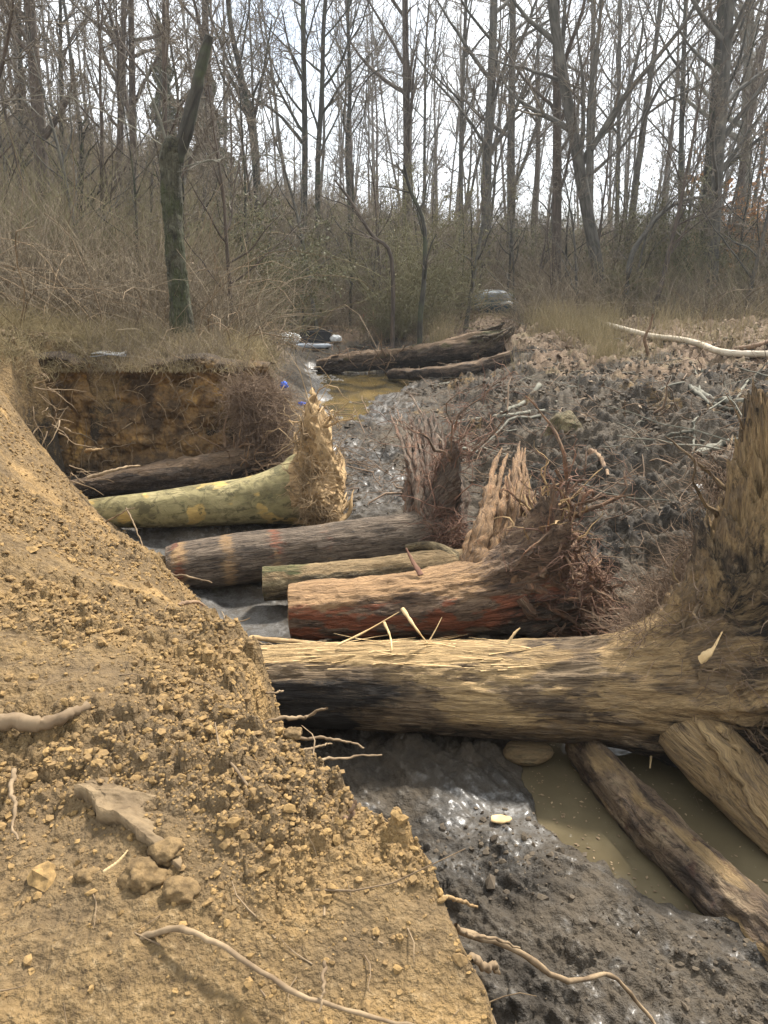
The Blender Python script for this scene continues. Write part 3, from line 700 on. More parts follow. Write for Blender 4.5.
Pr = wad_roots(mbr, wadC, axA, rA, profA, .86, 200, 176, (.15, .42), (.008, .03), .3, .5, -.03, (.4, 1), 7)
mbr.build('root_wad', BARK['oak'], A, org)
# dark soil clump in the fork at the top
mbs = MB(); v, f = ICO3
for (px, py, z, r, sx) in ((728, 472, 1.55, .14, 1.1), (745, 480, 1.5, .14, 1.0), (720, 488, 1.46, .09, 1.0), (752, 455, 1.6, .12, 1)):
    c = at(px, py, z); V = v*np.array([r*sx, r, r*.8]); V = V*(1+1.6*fbm(V*9+c, 5, 180))[:, None]+c+(ridge((V+c)*18, 4, 181)-.6)[:, None]*.14*v
    mbs.add(V, None, f)
mbs.build('soil_clump', M['mudclods'], A, org)
mbh = MB()
surf = np.concatenate([ptsof(Pr), PA[-240:-60]+BA[-240:-60]*RA[-240:-60, None]])
hairs(mbh, ptsof(Pr), 1800, 182, (.1, .4), .0024)
fz = np.array([at(px, py, z) for px, py, z in [(640+i*6, 640-i*6.5+random.Random(i).uniform(-10, 10), .72+i*.028) for i in range(15)]])
fz = np.repeat(fz, 14, 0)+np.random.default_rng(9).normal(0, .06, (15*14, 3))
hairs(mbh, fz, 2300, 183, (.12, .42), .0022, .3, -.05, (-.3, -.2, .2))
cl = np.array([at(738, 468, 1.62), at(752, 492, 1.5), at(725, 485, 1.5)]); cl = np.repeat(cl, 40, 0)+np.random.default_rng(5).normal(0, .12, (120, 3))
hairs(mbh, cl, 700, 184, (.06, .22), .003, .3, -.05)
mbh.build('rootlets', M['rootlet'], A, org)
# splinters standing on the log
mbp = MB(); g = np.random.default_rng(12)
sp_st = []
for i in range(150):
    j = g.integers(70, 300); a = g.uniform(.9, 2.1)
    sp_st.append(PA[j]+(NA[j]*math.cos(a)+BA[j]*math.sin(a))*RA[j]*1.0)
sp_st = np.array(sp_st); dirs = np.stack([g.choice([-1., 1.], 150), g.normal(0, .07, 150), np.abs(g.normal(0, .09, 150))+.0], -1)
mbp.tubes(walk(sp_st, dirs, g.uniform(.06, .34, 150), 4, .04, 0, g), taper(g.uniform(.002, .007, 150), 4, .15), 4, .4)
mbp.build('torn_wood', M['splinter'], A, org)
def spl(name, pts, r0, label, mt='splinter', cat='splinter', flat=.5, end=.3, group=None, sides=6, k=14, wob=.0, lie=False):
    P = smooth_path(np.array(rest(pts, r0) if lie else [at(*p) for p in pts]), k)
    if wob:
        cs = np.cumsum(np.random.default_rng(int(abs(P[0, 0])*1000)).normal(0, wob, (k, 3)), 0); P = P+cs-np.linspace(0, 1, k)[:, None]*cs[-1]
    mb = MB(); mb.tubes(P[None], taper(np.array([r0]), k, end)*(1+.12*np.sin(np.arange(k)*1.9+r0*900)), sides, flat, None, .4, 40)
    mb2 = MB(); c = P[0]
    o = mb.build(name, M[mt], None, c); o.location = Vector(c); tag(o, label, cat, group); return o
spl('wood_splinter', [(338, 645, .66), (368, 630, .74), (399, 612, .86)], .013, 'long pale splinter leaning up from left end of the big muddy log')
spl('wood_splinter', [(402, 608, .9), (415, 627, .8), (428, 644, .68)], .02, 'thick yellow splinter stuck slantwise into top of the big log')
spl('wood_splinter', [(250, 638, .45), (290, 641, .5), (322, 644, .58)], .035, 'broad brown wood sliver lying along the big log behind the bank edge', 'root_tan')
spl('wood_splinter', [(428, 643, .68), (436, 629, .76), (442, 617, .82)], .006, 'thin whitish splinter standing right of the thick yellow one')
spl('wood_splinter', [(384, 622, .76), (390, 636, .7), (392, 650, .66)], .012, 'short forked splinter hanging on the front of the big log')
spl('wood_splinter', [(508, 643, .78), (514, 634, .84), (520, 628, .88)], .022, 'small torn wood flap at the top middle of the big log', flat=.4)
spl('wood_splinter', [(648, 742, .2), (651, 752, .12), (650, 768, .06)], .028, 'pale torn strip hanging under the big log above the puddle', flat=.5)
spl('wood_splinter', [(700, 660, .9), (712, 650, .98), (722, 632, 1.06)], .032, 'wide yellow torn flap on the front of the largest root wad', flat=.35)

# ---- B: red log
org = at(300, 630, .02)
Bm = empty('red_log', org, 'reddish stripped log behind the big log, with peeling red bark and tall ragged root wad', 'log', 'felled logs with root wads')
mbt = MB()
ctrl = [W4(290, 612, .31, 27), W4(340, 609, .32, 29), W4(400, 605, .34, 31), W4(460, 600, .36, 36), W4(500, 594, .39, 38), W4(530, 588, .43, 40), W4(562, 582, .47, 42)]
def wB(A_, TH, sn, lc):
    t = A_/A_.max(); w = np.zeros(A_.shape+(3,)); nn = fbm(lc*np.array([3, 6, 6]), 3, 190)
    w[..., 1] = 1.1*sstep(.25, .75, sn+nn*.9)*sstep(.9, .5, t)
    w[..., 2] = 1.1*sstep(-.06, .12, fbm(lc*np.array([5, 13, 13]), 4, 192)+.05)*sstep(.8, .3, sn)
    w[..., 0] = .5*sstep(-.2, -.9, sn)+.85*sstep(.5, .8, t+nn*.4)*sstep(.6, .1, sn)  # mud below; root end's dark hollow underside is painted in with it
    return w
def lobeB(t, th):
    q = np.clip((t-.62)/.38, 0, 1)**1.7; rb = ridge(np.stack([np.cos(th)*2.6, np.sin(th)*2.6, t*3], -1), 4, 193)-.62
    return (1+q*((profB(np.mod(th, 2*np.pi))-.17)/.36-1))*(1+.9*q**.6*rb)
def profB(t):
    up = np.exp(-((t-1.72)/.33)**2); up2 = np.exp(-((t-1.1)/.3)**2)
    return .46+.4*up+.16*up2+.14*np.exp(-((t-3.6)/.4)**2)+.2*np.exp(-((t-5.9)/.5)**2)+.07*np.sin(t*7)
PB, RB, TB, NB, BB, alB = add_trunk(mbt, ctrl, 420, 220, .018, (4, 20, 20), wB, (True, True), lobeB, 191, .12)
mbt.build('trunk', BARK['red'], Bm, org)
def profB(t):
    up = np.exp(-((np.mod(t, 6.283)-1.72)/.33)**2); up2 = np.exp(-((t-1.1)/.3)**2)
    return .50+.55*up+.16*up2+.14*np.exp(-((t-3.6)/.4)**2)+.2*np.exp(-((t-5.9)/.5)**2)+.07*np.sin(t*7)
axB = unit(np.array([.86, .28, .1])); CB = PB[-120]
mbr = MB()
#flare(mbr, CB, axB, RB[-120], profB, .6, 195, (.1, .5, .5), 110, 300, .8, .18, 2.0, .12)
bundle(mbr, [W4(478, 575, .52, 24), W4(498, 525, .86, 20), W4(508, 485, 1.12, 17), W4(516, 447, 1.32, 13)], 34, 196, (0, .75, .3), (.16, .34), .85, 1.4, .5)
bundle(mbr, [W4(520, 585, .5, 34), W4(540, 560, .6, 32), W4(565, 545, .65, 26), W4(590, 545, .62, 16)], 26, 1961, (.1, .5, .4), (.12, .3), .9, 2.5, .4)
bundle(mbr, [W4(530, 600, .36, 30), W4(560, 602, .34, 28), W4(595, 600, .32, 20), W4(615, 615, .2, 10)], 22, 1962, (.2, .4, .4), (.12, .28), .9, 2.5, .4)
bundle(mbr, [W4(520, 560, .6, 18), W4(527, 520, .86, 15), W4(522, 480, 1.1, 11), W4(519, 455, 1.25, 8)], 12, 197, (.1, .6, .3), (.2, .45))
bundle(mbr, [W4(530, 570, .5, 22), W4(552, 548, .62, 16), W4(560, 522, .78, 11), W4(556, 500, .9, 6)], 12, 198, (.1, .4, .5), (.2, .45))
bundle(mbr, [W4(545, 600, .4, 24), W4(575, 590, .42, 18), W4(592, 570, .5, 11), W4(598, 548, .6, 6)], 12, 199, (.3, .3, .4), (.2, .45))
bundle(mbr, [W4(540, 612, .3, 22), W4(572, 622, .22, 16), W4(600, 622, .15, 9), W4(630, 612, .14, 5)], 12, 200, (.3, .2, .3), (.2, .45))
for i, (qx, qy, qz, rr_) in enumerate([(530, 470, 1.15, 9), (552, 500, .95, 10), (578, 525, .8, 9), (598, 552, .62, 8), (612, 585, .42, 8), (612, 618, .18, 8), (540, 540, .75, 14), (500, 500, 1.0, 11)]):
    bundle(mbr, [W4(515, 600, .38, 24), W4((515+qx)/2+6, (600+qy)/2+6, (.38+qz)/2-.02, 21), W4(qx, qy, qz, rr_)], 22, 1965+i, (.25, .4+.3*(i in (0, 3, 7)), .4), (.1, .28), .95, 2.0, .5)
Pr = wad_roots(mbr, CB, axB, RB[-120], profB, .6, 150, 201, (.15, .6), (.008, .028), .35, .5, -.02, (.4, 1), 6)
mbr.build('root_wad', BARK['red'], Bm, org)
mbh = MB(); hairs(mbh, ptsof(Pr), 1700, 202, (.08, .32), .0024)
Pr2 = wad_roots(mbh, CB, axB, RB[-120], profB, .6, 120, 203, (.15, .5), (.004, .010), .4, .5, -.05, (.5, 1), 4)
mbh.build('rootlets', M['rootlet_red'], Bm, org)
mbh = MB(); Pr3 = wad_roots(mbh, CB, axB, RB[-120], profB, .55, 60, 204, (.15, .45), (.012, .03), .35, .3, 0, (.3, .95), 5, (.9, 3.2), .35)
mbh.build('torn_wood', M['root_tan'], Bm, org)
spl('bark_strip', [(421, 575, .62), (413, 562, .7), (406, 548, .8)], .03, 'upright red bark shard on top of the reddish log', 'root_red', 'bark', .35)

# ---- C: small mossy log between
org = at(270, 592, .02)
Cm = empty('short_log', org, 'small mossy tan log half hidden behind the reddish log, short stub facing left', 'log', 'felled logs without roots')
mbt = MB()
def wC(A_, TH, sn, lc):
    w = np.zeros(A_.shape+(3,)); nn = fbm(lc*np.array([3, 6, 6]), 3, 210)
    w[..., 1] = sstep(.3, .8, sn+nn); w[..., 2] = .9*sstep(.0, .2, nn); w[..., 0] = .6*sstep(.1, -.7, sn); return w
add_trunk(mbt, [W4(264, 584, .2, 17), W4(320, 580, .22, 17), W4(380, 575, .24, 18), W4(430, 572, .27, 20), W4(478, 570, .3, 22)], 220, 110, .016, (4, 16, 16), wC, (True, True), None, 211, .14)
mbt.build('trunk', BARK['moss'], Cm, org)
mbt = MB(); thick_root(mbt, [W4(406, 548, .42, 4), W4(430, 546, .46, 5), W4(450, 554, .44, 6), W4(470, 570, .38, 6)], (.2, .2, .2), 50, 20, 212, .006); mbt.build('root', BARK['moss'], Cm, org)

# ---- D: brown log with vertical wad
org = at(180, 590, .02)
Dm = empty('brown_log', org, 'grey brown furrowed log with orange scars and a narrow upright dark root wad', 'log', 'felled logs with root wads')
mbt = MB()
def wD(A_, TH, sn, lc):
    t = A_/A_.max(); w = np.zeros(A_.shape+(3,)); nn = fbm(lc*np.array([5, 5, 5]), 3, 220)
    ring = np.exp(-((t-.04)/.03)**2)+.7*np.exp(-((t-.2)/.03)**2)+.8*np.exp(-((t-.36)/.035)**2)+.4*np.exp(-((t-.55)/.03)**2)
    w[..., 1] = 1.15*ring*sstep(-.1, .12, nn); w[..., 2] = .95*ring*sstep(-.12, .06, -nn); w[..., 0] = .5*sstep(-.3, -.9, sn)+.5*sstep(.7, 1, t); return w
ctrl = [W4(168, 568, .25, 21), W4(185, 566, .255, 24), W4(240, 559, .27, 25), W4(300, 551, .28, 25), W4(360, 543, .3, 24), W4(415, 538, .32, 26), W4(445, 532, .36, 34)]
PD, RD, TD, ND, BD, alD = add_trunk(mbt, ctrl, 340, 150, .010, (4, 30, 30), wD, (True, False), None, 221, .1)
mbt.build('trunk', BARK['brown'], Dm, org)
def profD(t):
    up = np.exp(-((t-1.6)/.42)**2); return .33+.72*up+.1*np.sin(t*6)
axD = unit(np.array([.96, .2, .02])); CD = PD[-50]
mbr = MB(); flare(mbr, CD, axD, RD[-50]*.9, profD, .3, 225, (.5, .2, .4), 90, 240, .5, .1, 1.2, .07)
bundle(mbr, [W4(428, 530, .42, 20), W4(424, 480, .78, 18), W4(415, 440, 1.06, 14), W4(404, 406, 1.28, 13)], 60, 226, (.15, .35, .45), (.08, .22), .95, 1.8, .4)
bundle(mbr, [W4(442, 530, .42, 22), W4(440, 490, .7, 20), W4(430, 450, .98, 16), W4(422, 418, 1.22, 14)], 50, 2261, (.5, .3, .45), (.1, .26), .95, 1.8, .4)
bundle(mbr, [W4(448, 528, .42, 11), W4(449, 500, .62, 9), W4(447, 470, .82, 7), W4(440, 440, 1.05, 4)], 5, 227, (0, .9, .2), (.3, .5))
Pr = wad_roots(mbr, CD, axD, RD[-50], profD, .3, 90, 228, (.15, .5), (.007, .02), .35, .6, -.03, (.3, 1), 6, power=1.2)
mbr.build('root_wad', BARK['brown'], Dm, org)
mbh = MB(); hairs(mbh, ptsof(Pr, .1), 3600, 229, (.1, .34), .0028, .35, -.1)
wad_roots(mbh, CD, axD, RD[-50], profD, .3, 170, 230, (.2, .55), (.004, .011), .4, .7, -.05, (.3, 1), 4, power=1.2)
mbh.build('rootlets', M['rootlet_red'], Dm, org)

# ---- E: green sycamore log
org = at(110, 525, .05)
Em = empty('green_log', org, 'smooth green barked log with yellow scuffs and a tan twisted root wad', 'log', 'felled logs with root wads')
mbt = MB()
def wE(A_, TH, sn, lc):
    t = A_/A_.max(); w = np.zeros(A_.shape+(3,)); nn = fbm(lc*np.array([4, 4, 4]), 3, 240)
    w[..., 1] = .95*sstep(.1, .2, nn)+.5*(1-sstep(.03, .12, t)); w[..., 2] = .5*sstep(-.1, -.8, sn)+.6*sstep(.2, .26, fbm(lc*9, 2, 241)+.02); w[..., 0] = .8*sstep(-.5, -.95, sn)
    return w
ctrl = [W4(84, 514, .3, 13), W4(100, 513, .3, 15), W4(150, 510, .31, 18), W4(210, 505, .33, 22), W4(255, 500, .36, 25), W4(290, 494, .4, 32), W4(305, 490, .42, 38)]
PE, RE, TE, NE, BE, alE = add_trunk(mbt, ctrl, 320, 130, .003, (5, 8, 8), wE, (True, False), None, 242, .06)
mbt.build('trunk', BARK['green'], Em, org)
def profE(t):
    up = np.exp(-((t-1.45)/.5)**2); return .42+.55*up+.1*np.sin(t*5+1)
axE = unit(np.array([.93, -.1, .12])); CE = PE[-45]
mbr = MB(); flare(mbr, CE, axE, RE[-45]*.95, profE, .42, 245, (.1, .6, .1), 90, 240, .6, .14, 1.5, .09)
for i, pts in enumerate([[(292, 500, .4, 20), (300, 470, .62, 16), (303, 440, .86, 13), (302, 415, 1.08, 9)], [(305, 490, .4, 14), (318, 455, .7, 12), (325, 430, .92, 8), (320, 412, 1.08, 6)],
                         [(315, 505, .3, 15), (335, 490, .36, 12), (342, 465, .55, 8), (335, 445, .75, 5)], [(305, 510, .25, 16), (325, 516, .2, 12), (342, 508, .25, 8), (350, 492, .36, 5)]]):
    bundle(mbr, [W4(*p) for p in pts], 14, 246+i, (0, .9, .1), (.2, .4))
Pr = wad_roots(mbr, CE, axE, RE[-45], profE, .42, 130, 251, (.15, .45), (.008, .026), .45, .5, -.0, (.35, 1), 6, power=1.5)
mbr.build('root_wad', M['root_tan'], Em, org)
mbh = MB(); hairs(mbh, ptsof(Pr, .1), 3200, 252, (.08, .28), .003, .35, -.06)
wad_roots(mbh, CE, axE, RE[-45], profE, .42, 320, 253, (.15, .5), (.004, .012), .5, .5, -.02, (.3, 1), 4, power=1.5)
mbh.build('rootlets', M['rootlet_tan'], Em, org)

# ---- F: rotten dark log by the cut bank, with its tangle of roots
org = at(80, 495, .05)
Fm = empty('rotten_log', org, 'dark rotten log lying at the foot of the cut earth bank', 'log', 'felled logs without roots')
mbt = MB()
def wF(A_, TH, sn, lc):
    w = np.zeros(A_.shape+(3,)); nn = fbm(lc*np.array([3, 6, 6]), 3, 260)
    w[..., 1] = sstep(.35, .9, sn+nn*1.2)*.8; w[..., 0] = .9*sstep(.25, -.3, sn+nn); return w
add_trunk(mbt, [W4(66, 490, .2, 8), W4(100, 486, .25, 11), W4(150, 480, .28, 15), W4(200, 474, .3, 17), W4(235, 468, .36, 17), W4(262, 460, .42, 15)], 260, 110, .035, (3, 10, 10), wF, (True, True), None, 261, .3)
mbt.build('trunk', BARK['rot'], Fm, org)
mbr = MB(); cF = at(240, 466, .36)
g = np.random.default_rng(262)
st = cF+g.normal(0, .12, (60, 3)); Pr = walk(st, g.normal(0, 1, (60, 3))+np.array([.6, .1, .8]), g.uniform(.3, 1.0, 60), 10, .3, .02, g); mbr.tubes(Pr, taper(g.uniform(.008, .025, 60), 10, .25), 6)
mbr.build('roots', M['root'], Fm, org)
org = at(262, 440, .2)
mbh = MB()
st = np.array([at(px, py, z) for px, py, z in ((235, 470, .3), (250, 455, .5), (262, 440, .7), (270, 420, .9), (255, 410, 1.1), (245, 398, 1.3), (275, 445, .5), (285, 470, .2), (265, 400, 1.15))])
st = np.repeat(st, 30, 0)+g.normal(0, .13, (270, 3)); hairs(mbh, st, 5200, 263, (.15, .6), .0035, .3, -.06, (.2, -.1, .2), 7)
o = mbh.build('root_tangle', M['rootlet'], None, org); o.location = Vector(org); tag(o, 'hairy tangle of brown roots hanging at the right end of the cut bank', 'roots')

# ---- G: soaked log through the puddle
org = at(600, 770, -.05)
Gm = empty('sunken_log', org, 'rough soaked log lying half sunk in the muddy puddle at lower right', 'log', 'felled logs without roots')
mbt = MB()
def wG(A_, TH, sn, lc):
    w = np.zeros(A_.shape+(3,)); nn = fbm(lc*np.array([2.5, 6, 6]), 3, 270)
    w[..., 1] = sstep(.05, .2, nn+.12*np.cos(TH+.5))*.9; w[..., 0] = .9*sstep(.3, -.5, sn+nn+.3*np.cos(TH)); w[..., 2] = .7*sstep(.0, .3, fbm(lc*16, 3, 271)); return w
add_trunk(mbt, [W4(578, 738, .06, 15), W4(600, 768, .06, 20), W4(648, 822, .04, 23), W4(700, 876, .03, 26), W4(745, 918, .03, 27), W4(790, 960, .04, 28), W4(850, 1010, .05, 28)], 420, 160, .03, (2.5, 14, 14), wG, (True, True), None, 272, .16)
mbt.build('trunk', BARK['wet'], Gm, org)
# ---- wood block by the puddle, under the big log
org = at(528, 752, .02)
v, f = ICO3; V = v*np.array([.16, .1, .075]); V = V*(1+.25*fbm(V*12, 3, 280))[:, None]; V[:, 2] = np.minimum(V[:, 2], .05)
mb = MB(); mb.add(V+org, None, f, w=np.tile([.1, .85, 0], (len(V), 1))); o = mb.build('wood_block', BARK['moss'], None, org); o.location = Vector(org); tag(o, 'pale yellow wood chunk wedged under the big log at the puddle edge', 'wood chunk')
org = at(501, 819, .05); V = v*np.array([.065, .03, .012]); V = V*(1+.5*fbm(V*30, 3, 281))[:, None]
mb = MB(); mb.add(V+org, None, f); o = mb.build('wood_chip', M['splinter'], None, org); o.location = Vector(org); tag(o, 'small yellow wood chip lying alone on the wet grey mud', 'wood chip')

# ---- H: far fallen log across the creek
org = on(345, 373)
Hm = empty('fallen_trunk', org, 'old mossy trunk fallen across the far end of the creek', 'log', 'logs fallen in the creek')
mbt = MB()
def wH(A_, TH, sn, lc):
    w = np.zeros(A_.shape+(3,)); nn = fbm(lc*np.array([1.5, 3, 3]), 3, 290)
    w[..., 1] = 1.1*sstep(.2, .7, sn+nn); w[..., 2] = .9*sstep(.0, .12, nn)*sstep(0, .5, sn); w[..., 0] = .9*sstep(.1, -.5, sn); return w
HY = 17.5
def Y4(px, py, Y, rpx):
    Y = Y+(np.interp(px, [318, 400, 450, 508], [4.4, 4.1, 2.3, 1.5]) if Y > 17.2 else np.interp(px, [392, 440, 512], [3.3, 1.2, 1.2]))
    p = aty(px, py, Y); return [*p, pxm(p, rpx)]
add_trunk(mbt, [Y4(318, 366, HY, 7), Y4(350, 362, HY, 9), Y4(400, 358, HY, 10), Y4(450, 351, HY, 12), Y4(480, 346, HY, 13), Y4(508, 340, HY, 12)], 220, 70, .04, (1.5, 8, 8), wH, (True, True), None, 291, .22)
bundle(mbt, [Y4(470, 346, HY-.1, 12), Y4(490, 341, HY-.1, 14), Y4(508, 334, HY-.1, 12), Y4(516, 326, HY-.1, 7)], 18, 296, (.1, .5, .5), (.12, .3), .9, 2, .3)
bundle(mbt, [Y4(345, 366, HY-.1, 8), Y4(328, 370, HY-.15, 8), Y4(310, 372, HY-.2, 5)], 12, 297, (.6, .3, .2), (.15, .3), .9, 2, .3)
mbt.build('trunk', BARK['rot'], Hm, org)
mbt = MB(); g = np.random.default_rng(298); st = np.array([Y4(g.uniform(330, 505), g.uniform(345, 368), HY-.15, 1)[:3] for _ in range(90)]); mbt.tubes(walk(st, g.normal(0, 1, (90, 3)), g.uniform(.2, 1.0, 90), 7, .25, -.08, g), taper(g.uniform(.01, .025, 90), 7, .3), 5); mbt.build('branch', M['root'], Hm, org)
org = on(420, 379)
Hm2 = empty('fallen_trunk', org, 'darker broken trunk lying just below the mossy fallen trunk by the creek', 'log', 'logs fallen in the creek')
mbt = MB(); add_trunk(mbt, [Y4(392, 374, 17.0, 5), Y4(440, 373, 17, 6), Y4(480, 366, 17, 7), Y4(512, 356, 17, 6)], 120, 50, .04, (1.5, 8, 8), wF, (True, True), None, 295, .3)
mbt.build('trunk', BARK['rot'], Hm2, org)

# ---- sticks, roots and branches that stand out
STK = [
 ('bank_root', [(236, 684, 1.15), (255, 686, 1.2), (270, 692, 1.15), (283, 691, 1.12)], .009, 'crooked root poking out of bank edge, uppermost of the roots there', 'stick'),
 ('bank_root', [(262, 724, 1.2), (290, 720, 1.22), (310, 716, 1.2), (327, 708, 1.25)], .010, 'straight pale root poking from the bank edge in front of the big log', 'stick'),
 ('bank_root', [(290, 738, 1.15), (320, 738, 1.12), (345, 741, 1.1), (364, 748, 1.05)], .008, 'slender root below the straight pale one at the bank edge', 'stick'),
 ('bank_root', [(262, 765, 1.36), (310, 762, 1.25), (345, 757, 1.15), (382, 755, 1.1)], .008, 'long arching thin root running out from bank over the black mud', 'stick'),
 ('bank_root', [(300, 750, 1.2), (320, 748, 1.15), (332, 744, 1.1)], .006, 'short thin root between two longer ones at the bank edge', 'stick'),
 ('bank_root', [(345, 820, 1.42), (352, 812, 1.46), (355, 800, 1.5)], .011, 'dark stub root sticking up from bank edge above the wet mud', 'root'),
 ('bank_root', [(345, 802, 1.35), (385, 820, 1.2), (412, 850, 1.1), (425, 878, 1.0)], .003, 'hair thin long root drooping down over the bank edge', 'stick'),
 ('bank_root', [(425, 888, 1.3), (450, 894, 1.2), (478, 907, 1.1)], .009, 'orange brown root pointing out of the lower bank edge', 'root_tan'),
 ('long_root', [(455, 930, .95), (510, 950, .8), (560, 980, .6), (605, 975, .45), (640, 1005, .3), (665, 1040, .25)], .0125, 'long bent root crossing the black mud at the bottom', 'stick'),
 ('bank_root', [(455, 925, 1.2), (485, 935, 1.1), (520, 948, 1.0)], .007, 'thin root just above the long bent one at the bottom', 'stick'),
 ('bank_root', [(470, 958, 1.25), (485, 965, 1.2), (500, 972, 1.15)], .012, 'stubby root jutting from the bottom end of the bank edge', 'stick'),
 ('half_buried_root', [(140, 940, 1.36), (185, 926, 1.42), (230, 942, 1.42), (300, 985, 1.39), (370, 1012, 1.37), (430, 1030, 1.34)], .0085, 'long thin root half buried in the yellow soil at bottom left', 'stick'),
 ('twig', [(325, 960, 1.42), (326, 985, 1.42), (319, 1012, 1.4)], .005, 'thin upright twig crossing the long buried root', 'stick'),
 ('buried_branch', [(-20, 716, 1.5), (30, 720, 1.5), (60, 716, 1.5), (88, 706, 1.49)], .032, 'thick grey stick half buried at left edge of the bank', 'stick'),
 ('twig', [(104, 872, 1.44), (118, 862, 1.46), (128, 850, 1.48)], .005, 'small pale twig below the tilted soil slab', 'splinter'),
 ('twig', [(15, 770, 1.45), (10, 800, 1.45), (18, 840, 1.43)], .008, 'dry stem standing at the left edge beside the slab', 'stick'),
 ('bank_stick', [(88, 478, .75), (115, 470, .8), (140, 466, .75)], .022, 'knobby tan stick on bank slope left of the rotten log', 'stick'),
 ('bank_stick', [(85, 452, 1.05), (92, 450, 1.1), (103, 448, 1.1)], .02, 'short pale stick end on the bank slope near the cut face', 'root_tan'),
 ('bank_stick', [(126, 508, .55), (140, 540, .5), (146, 566, .48)], .009, 'thin twig standing before the left end of the green log', 'stick'),
 ('bank_stick', [(100, 526, .45), (120, 512, .62), (135, 508, .66)], .010, 'twig leaning on the left end of the green log', 'stick'),
 ('bank_stick', [(150, 568, .7), (180, 575, .62), (212, 583, .52)], .012, 'curved tan root lying in front of the grey brown log end', 'stick'),
 ('bank_stick', [(178, 606, .75), (195, 604, .7), (212, 612, .62)], .016, 'stout root stub at bank edge below the grey brown log', 'root'),
 ('bank_stick', [(205, 640, .6), (225, 630, .66), (250, 618, .72)], .009, 'forked dry twig over the wet pool beside the bank', 'stick'),
 ('bank_stick', [(225, 628, .5), (250, 640, .5), (285, 648, .55)], .010, 'low twig crossing the forked twig near the big log end', 'stick'),
 ('dead_sapling', [(648, 356, 1.2), (645, 338, 1.45), (650, 326, 1.65), (653, 314, 1.85)], .04, 'dark broken stem standing upright in front of the pale pipe', 'root'),
 ('dead_branch', [(735, 352, 1.3), (750, 350, 1.4), (775, 342, 1.6)], .07, 'black charred looking branch at right edge above the pale pipe', 'root'),
 ('dead_branch', [(455, 425, .55), (500, 418, .65), (545, 412, .72)], .05, 'grey branch lying low across the middle mud', 'greystick'),
 ('dead_branch', [(590, 452, .85), (600, 462, .85), (608, 478, .75)], .04, 'broken stick buried in the mud heap behind the tall wad', 'root'),
]
for nm, pts, r, lab, mt in STK:
    spl(nm, pts, r, lab, mt, nm.split('_')[-1], 1.0, .45, sides=7, k=30, wob=0 if mt == 'splinter' else min(r*.35, .0035), lie=nm.startswith('dead'))
# pile of greenish branches at the right edge
BR = [([(691, 392, 1.25), (715, 400, 1.25), (745, 404, 1.28), (790, 400, 1.35)], .07, 'thickest grey green branch with cut end on the right hand branch pile'),
      ([(700, 372, 1.4), (728, 396, 1.32), (735, 400, 1.3)], .035, 'pale slanting branch leaning on the right hand branch pile'),
      ([(690, 388, 1.4), (720, 408, 1.3), (790, 420, 1.3)], .035, 'long thin branch across the front of the branch pile'),
      ([(695, 460, 1.0), (720, 448, 1.12), (750, 438, 1.2)], .06, 'lowest mossy branch under the branch pile'),
      ([(668, 438, 1.0), (700, 430, 1.15), (740, 414, 1.35), (780, 395, 1.5)], .02, 'slender curved branch sweeping below the pile'),
      ([(692, 424, 1.2), (694, 440, 1.1), (692, 455, 1.02)], .022, 'forked pale branch hanging from the pile'),
      ([(738, 400, 1.4), (750, 380, 1.6), (772, 358, 1.85)], .025, 'dark upright branch rising from pile at the right edge'),
      ([(700, 395, 1.4), (696, 372, 1.5), (692, 362, 1.6)], .018, 'short upright twig at the left end of the branch pile'),
      ([(555, 402, .8), (575, 398, .9), (580, 372, 1.15)], .02, 'thin crooked branch above the churned mud centre'),
      ([(540, 388, .85), (520, 408, .7), (500, 415, .66)], .05, 'greenish limb sunk into the mud beside the mossy stump')]
for pts, r, lab in BR: spl('loose_branch', pts, r, lab, 'greystick', 'branch', 1, .4, 'loose branches on the right bank', 7, 18, .012, True)
# mossy stump on the heap
org = on(566, 428); mb = MB(); add_trunk(mb, [[*(org+np.array([0, 0, -.15])), .24], [*(org+np.array([0, 0, .05])), .2], [*(org+np.array([.02, 0, .17])), .14], [*(org+np.array([.03, 0, .24])), .01]], 60, 60, .04, (6, 10, 10), lambda A_, TH, sn, lc: np.zeros(A_.shape+(3,))+np.array([.2, 0, .5]), (False, False), None, 301, .5)
o = mb.build('tree_stump', BARK['moss'], None, org); o.location = Vector(org); tag(o, 'small mossy brown stump on the mud heap', 'stump')

# ---- pale pipe on the right bank
pts = np.array([on(px, py+2)+np.array([0, 0, .07]) for px, py, z in ((598, 322, 1.42), (620, 329, 1.42), (650, 337, 1.42), (680, 341, 1.42), (700, 346, 1.42), (722, 354, 1.42), (760, 356, 1.44), (820, 356, 1.46))])
P = smooth_path(pts, 60); org = P[0].copy(); org[2] -= .1
pp = empty('drain_pipe', org, 'long pale hose like pipe snaking over the right bank', 'pipe')
mb = MB(); mb.tubes(P[None], np.full((1, 60), .066)*(1+.04*np.sin(np.arange(60)*2.1)), 16); M['pipe'] = plain_mat('pale_pipe', (.32, .26, .18), (.46, .39, .29), 4, .6); mb.build('hose', M['pipe'], pp, org)
mb = MB(); mb.tubes((P[0]+np.outer(np.linspace(0, 1, 5), P[0]-P[2])*.5)[None], np.array([[.1, .14, .15, .14, .11]]), 14); v, f = ICO2; mb.add(v*.12+P[0]+(P[0]-P[2])*.5, None, f); M['black'] = plain_mat('black_plastic', (.012, .012, .014), (.03, .03, .032), 6, .5); mb.build('black_end', M['black'], pp, org)

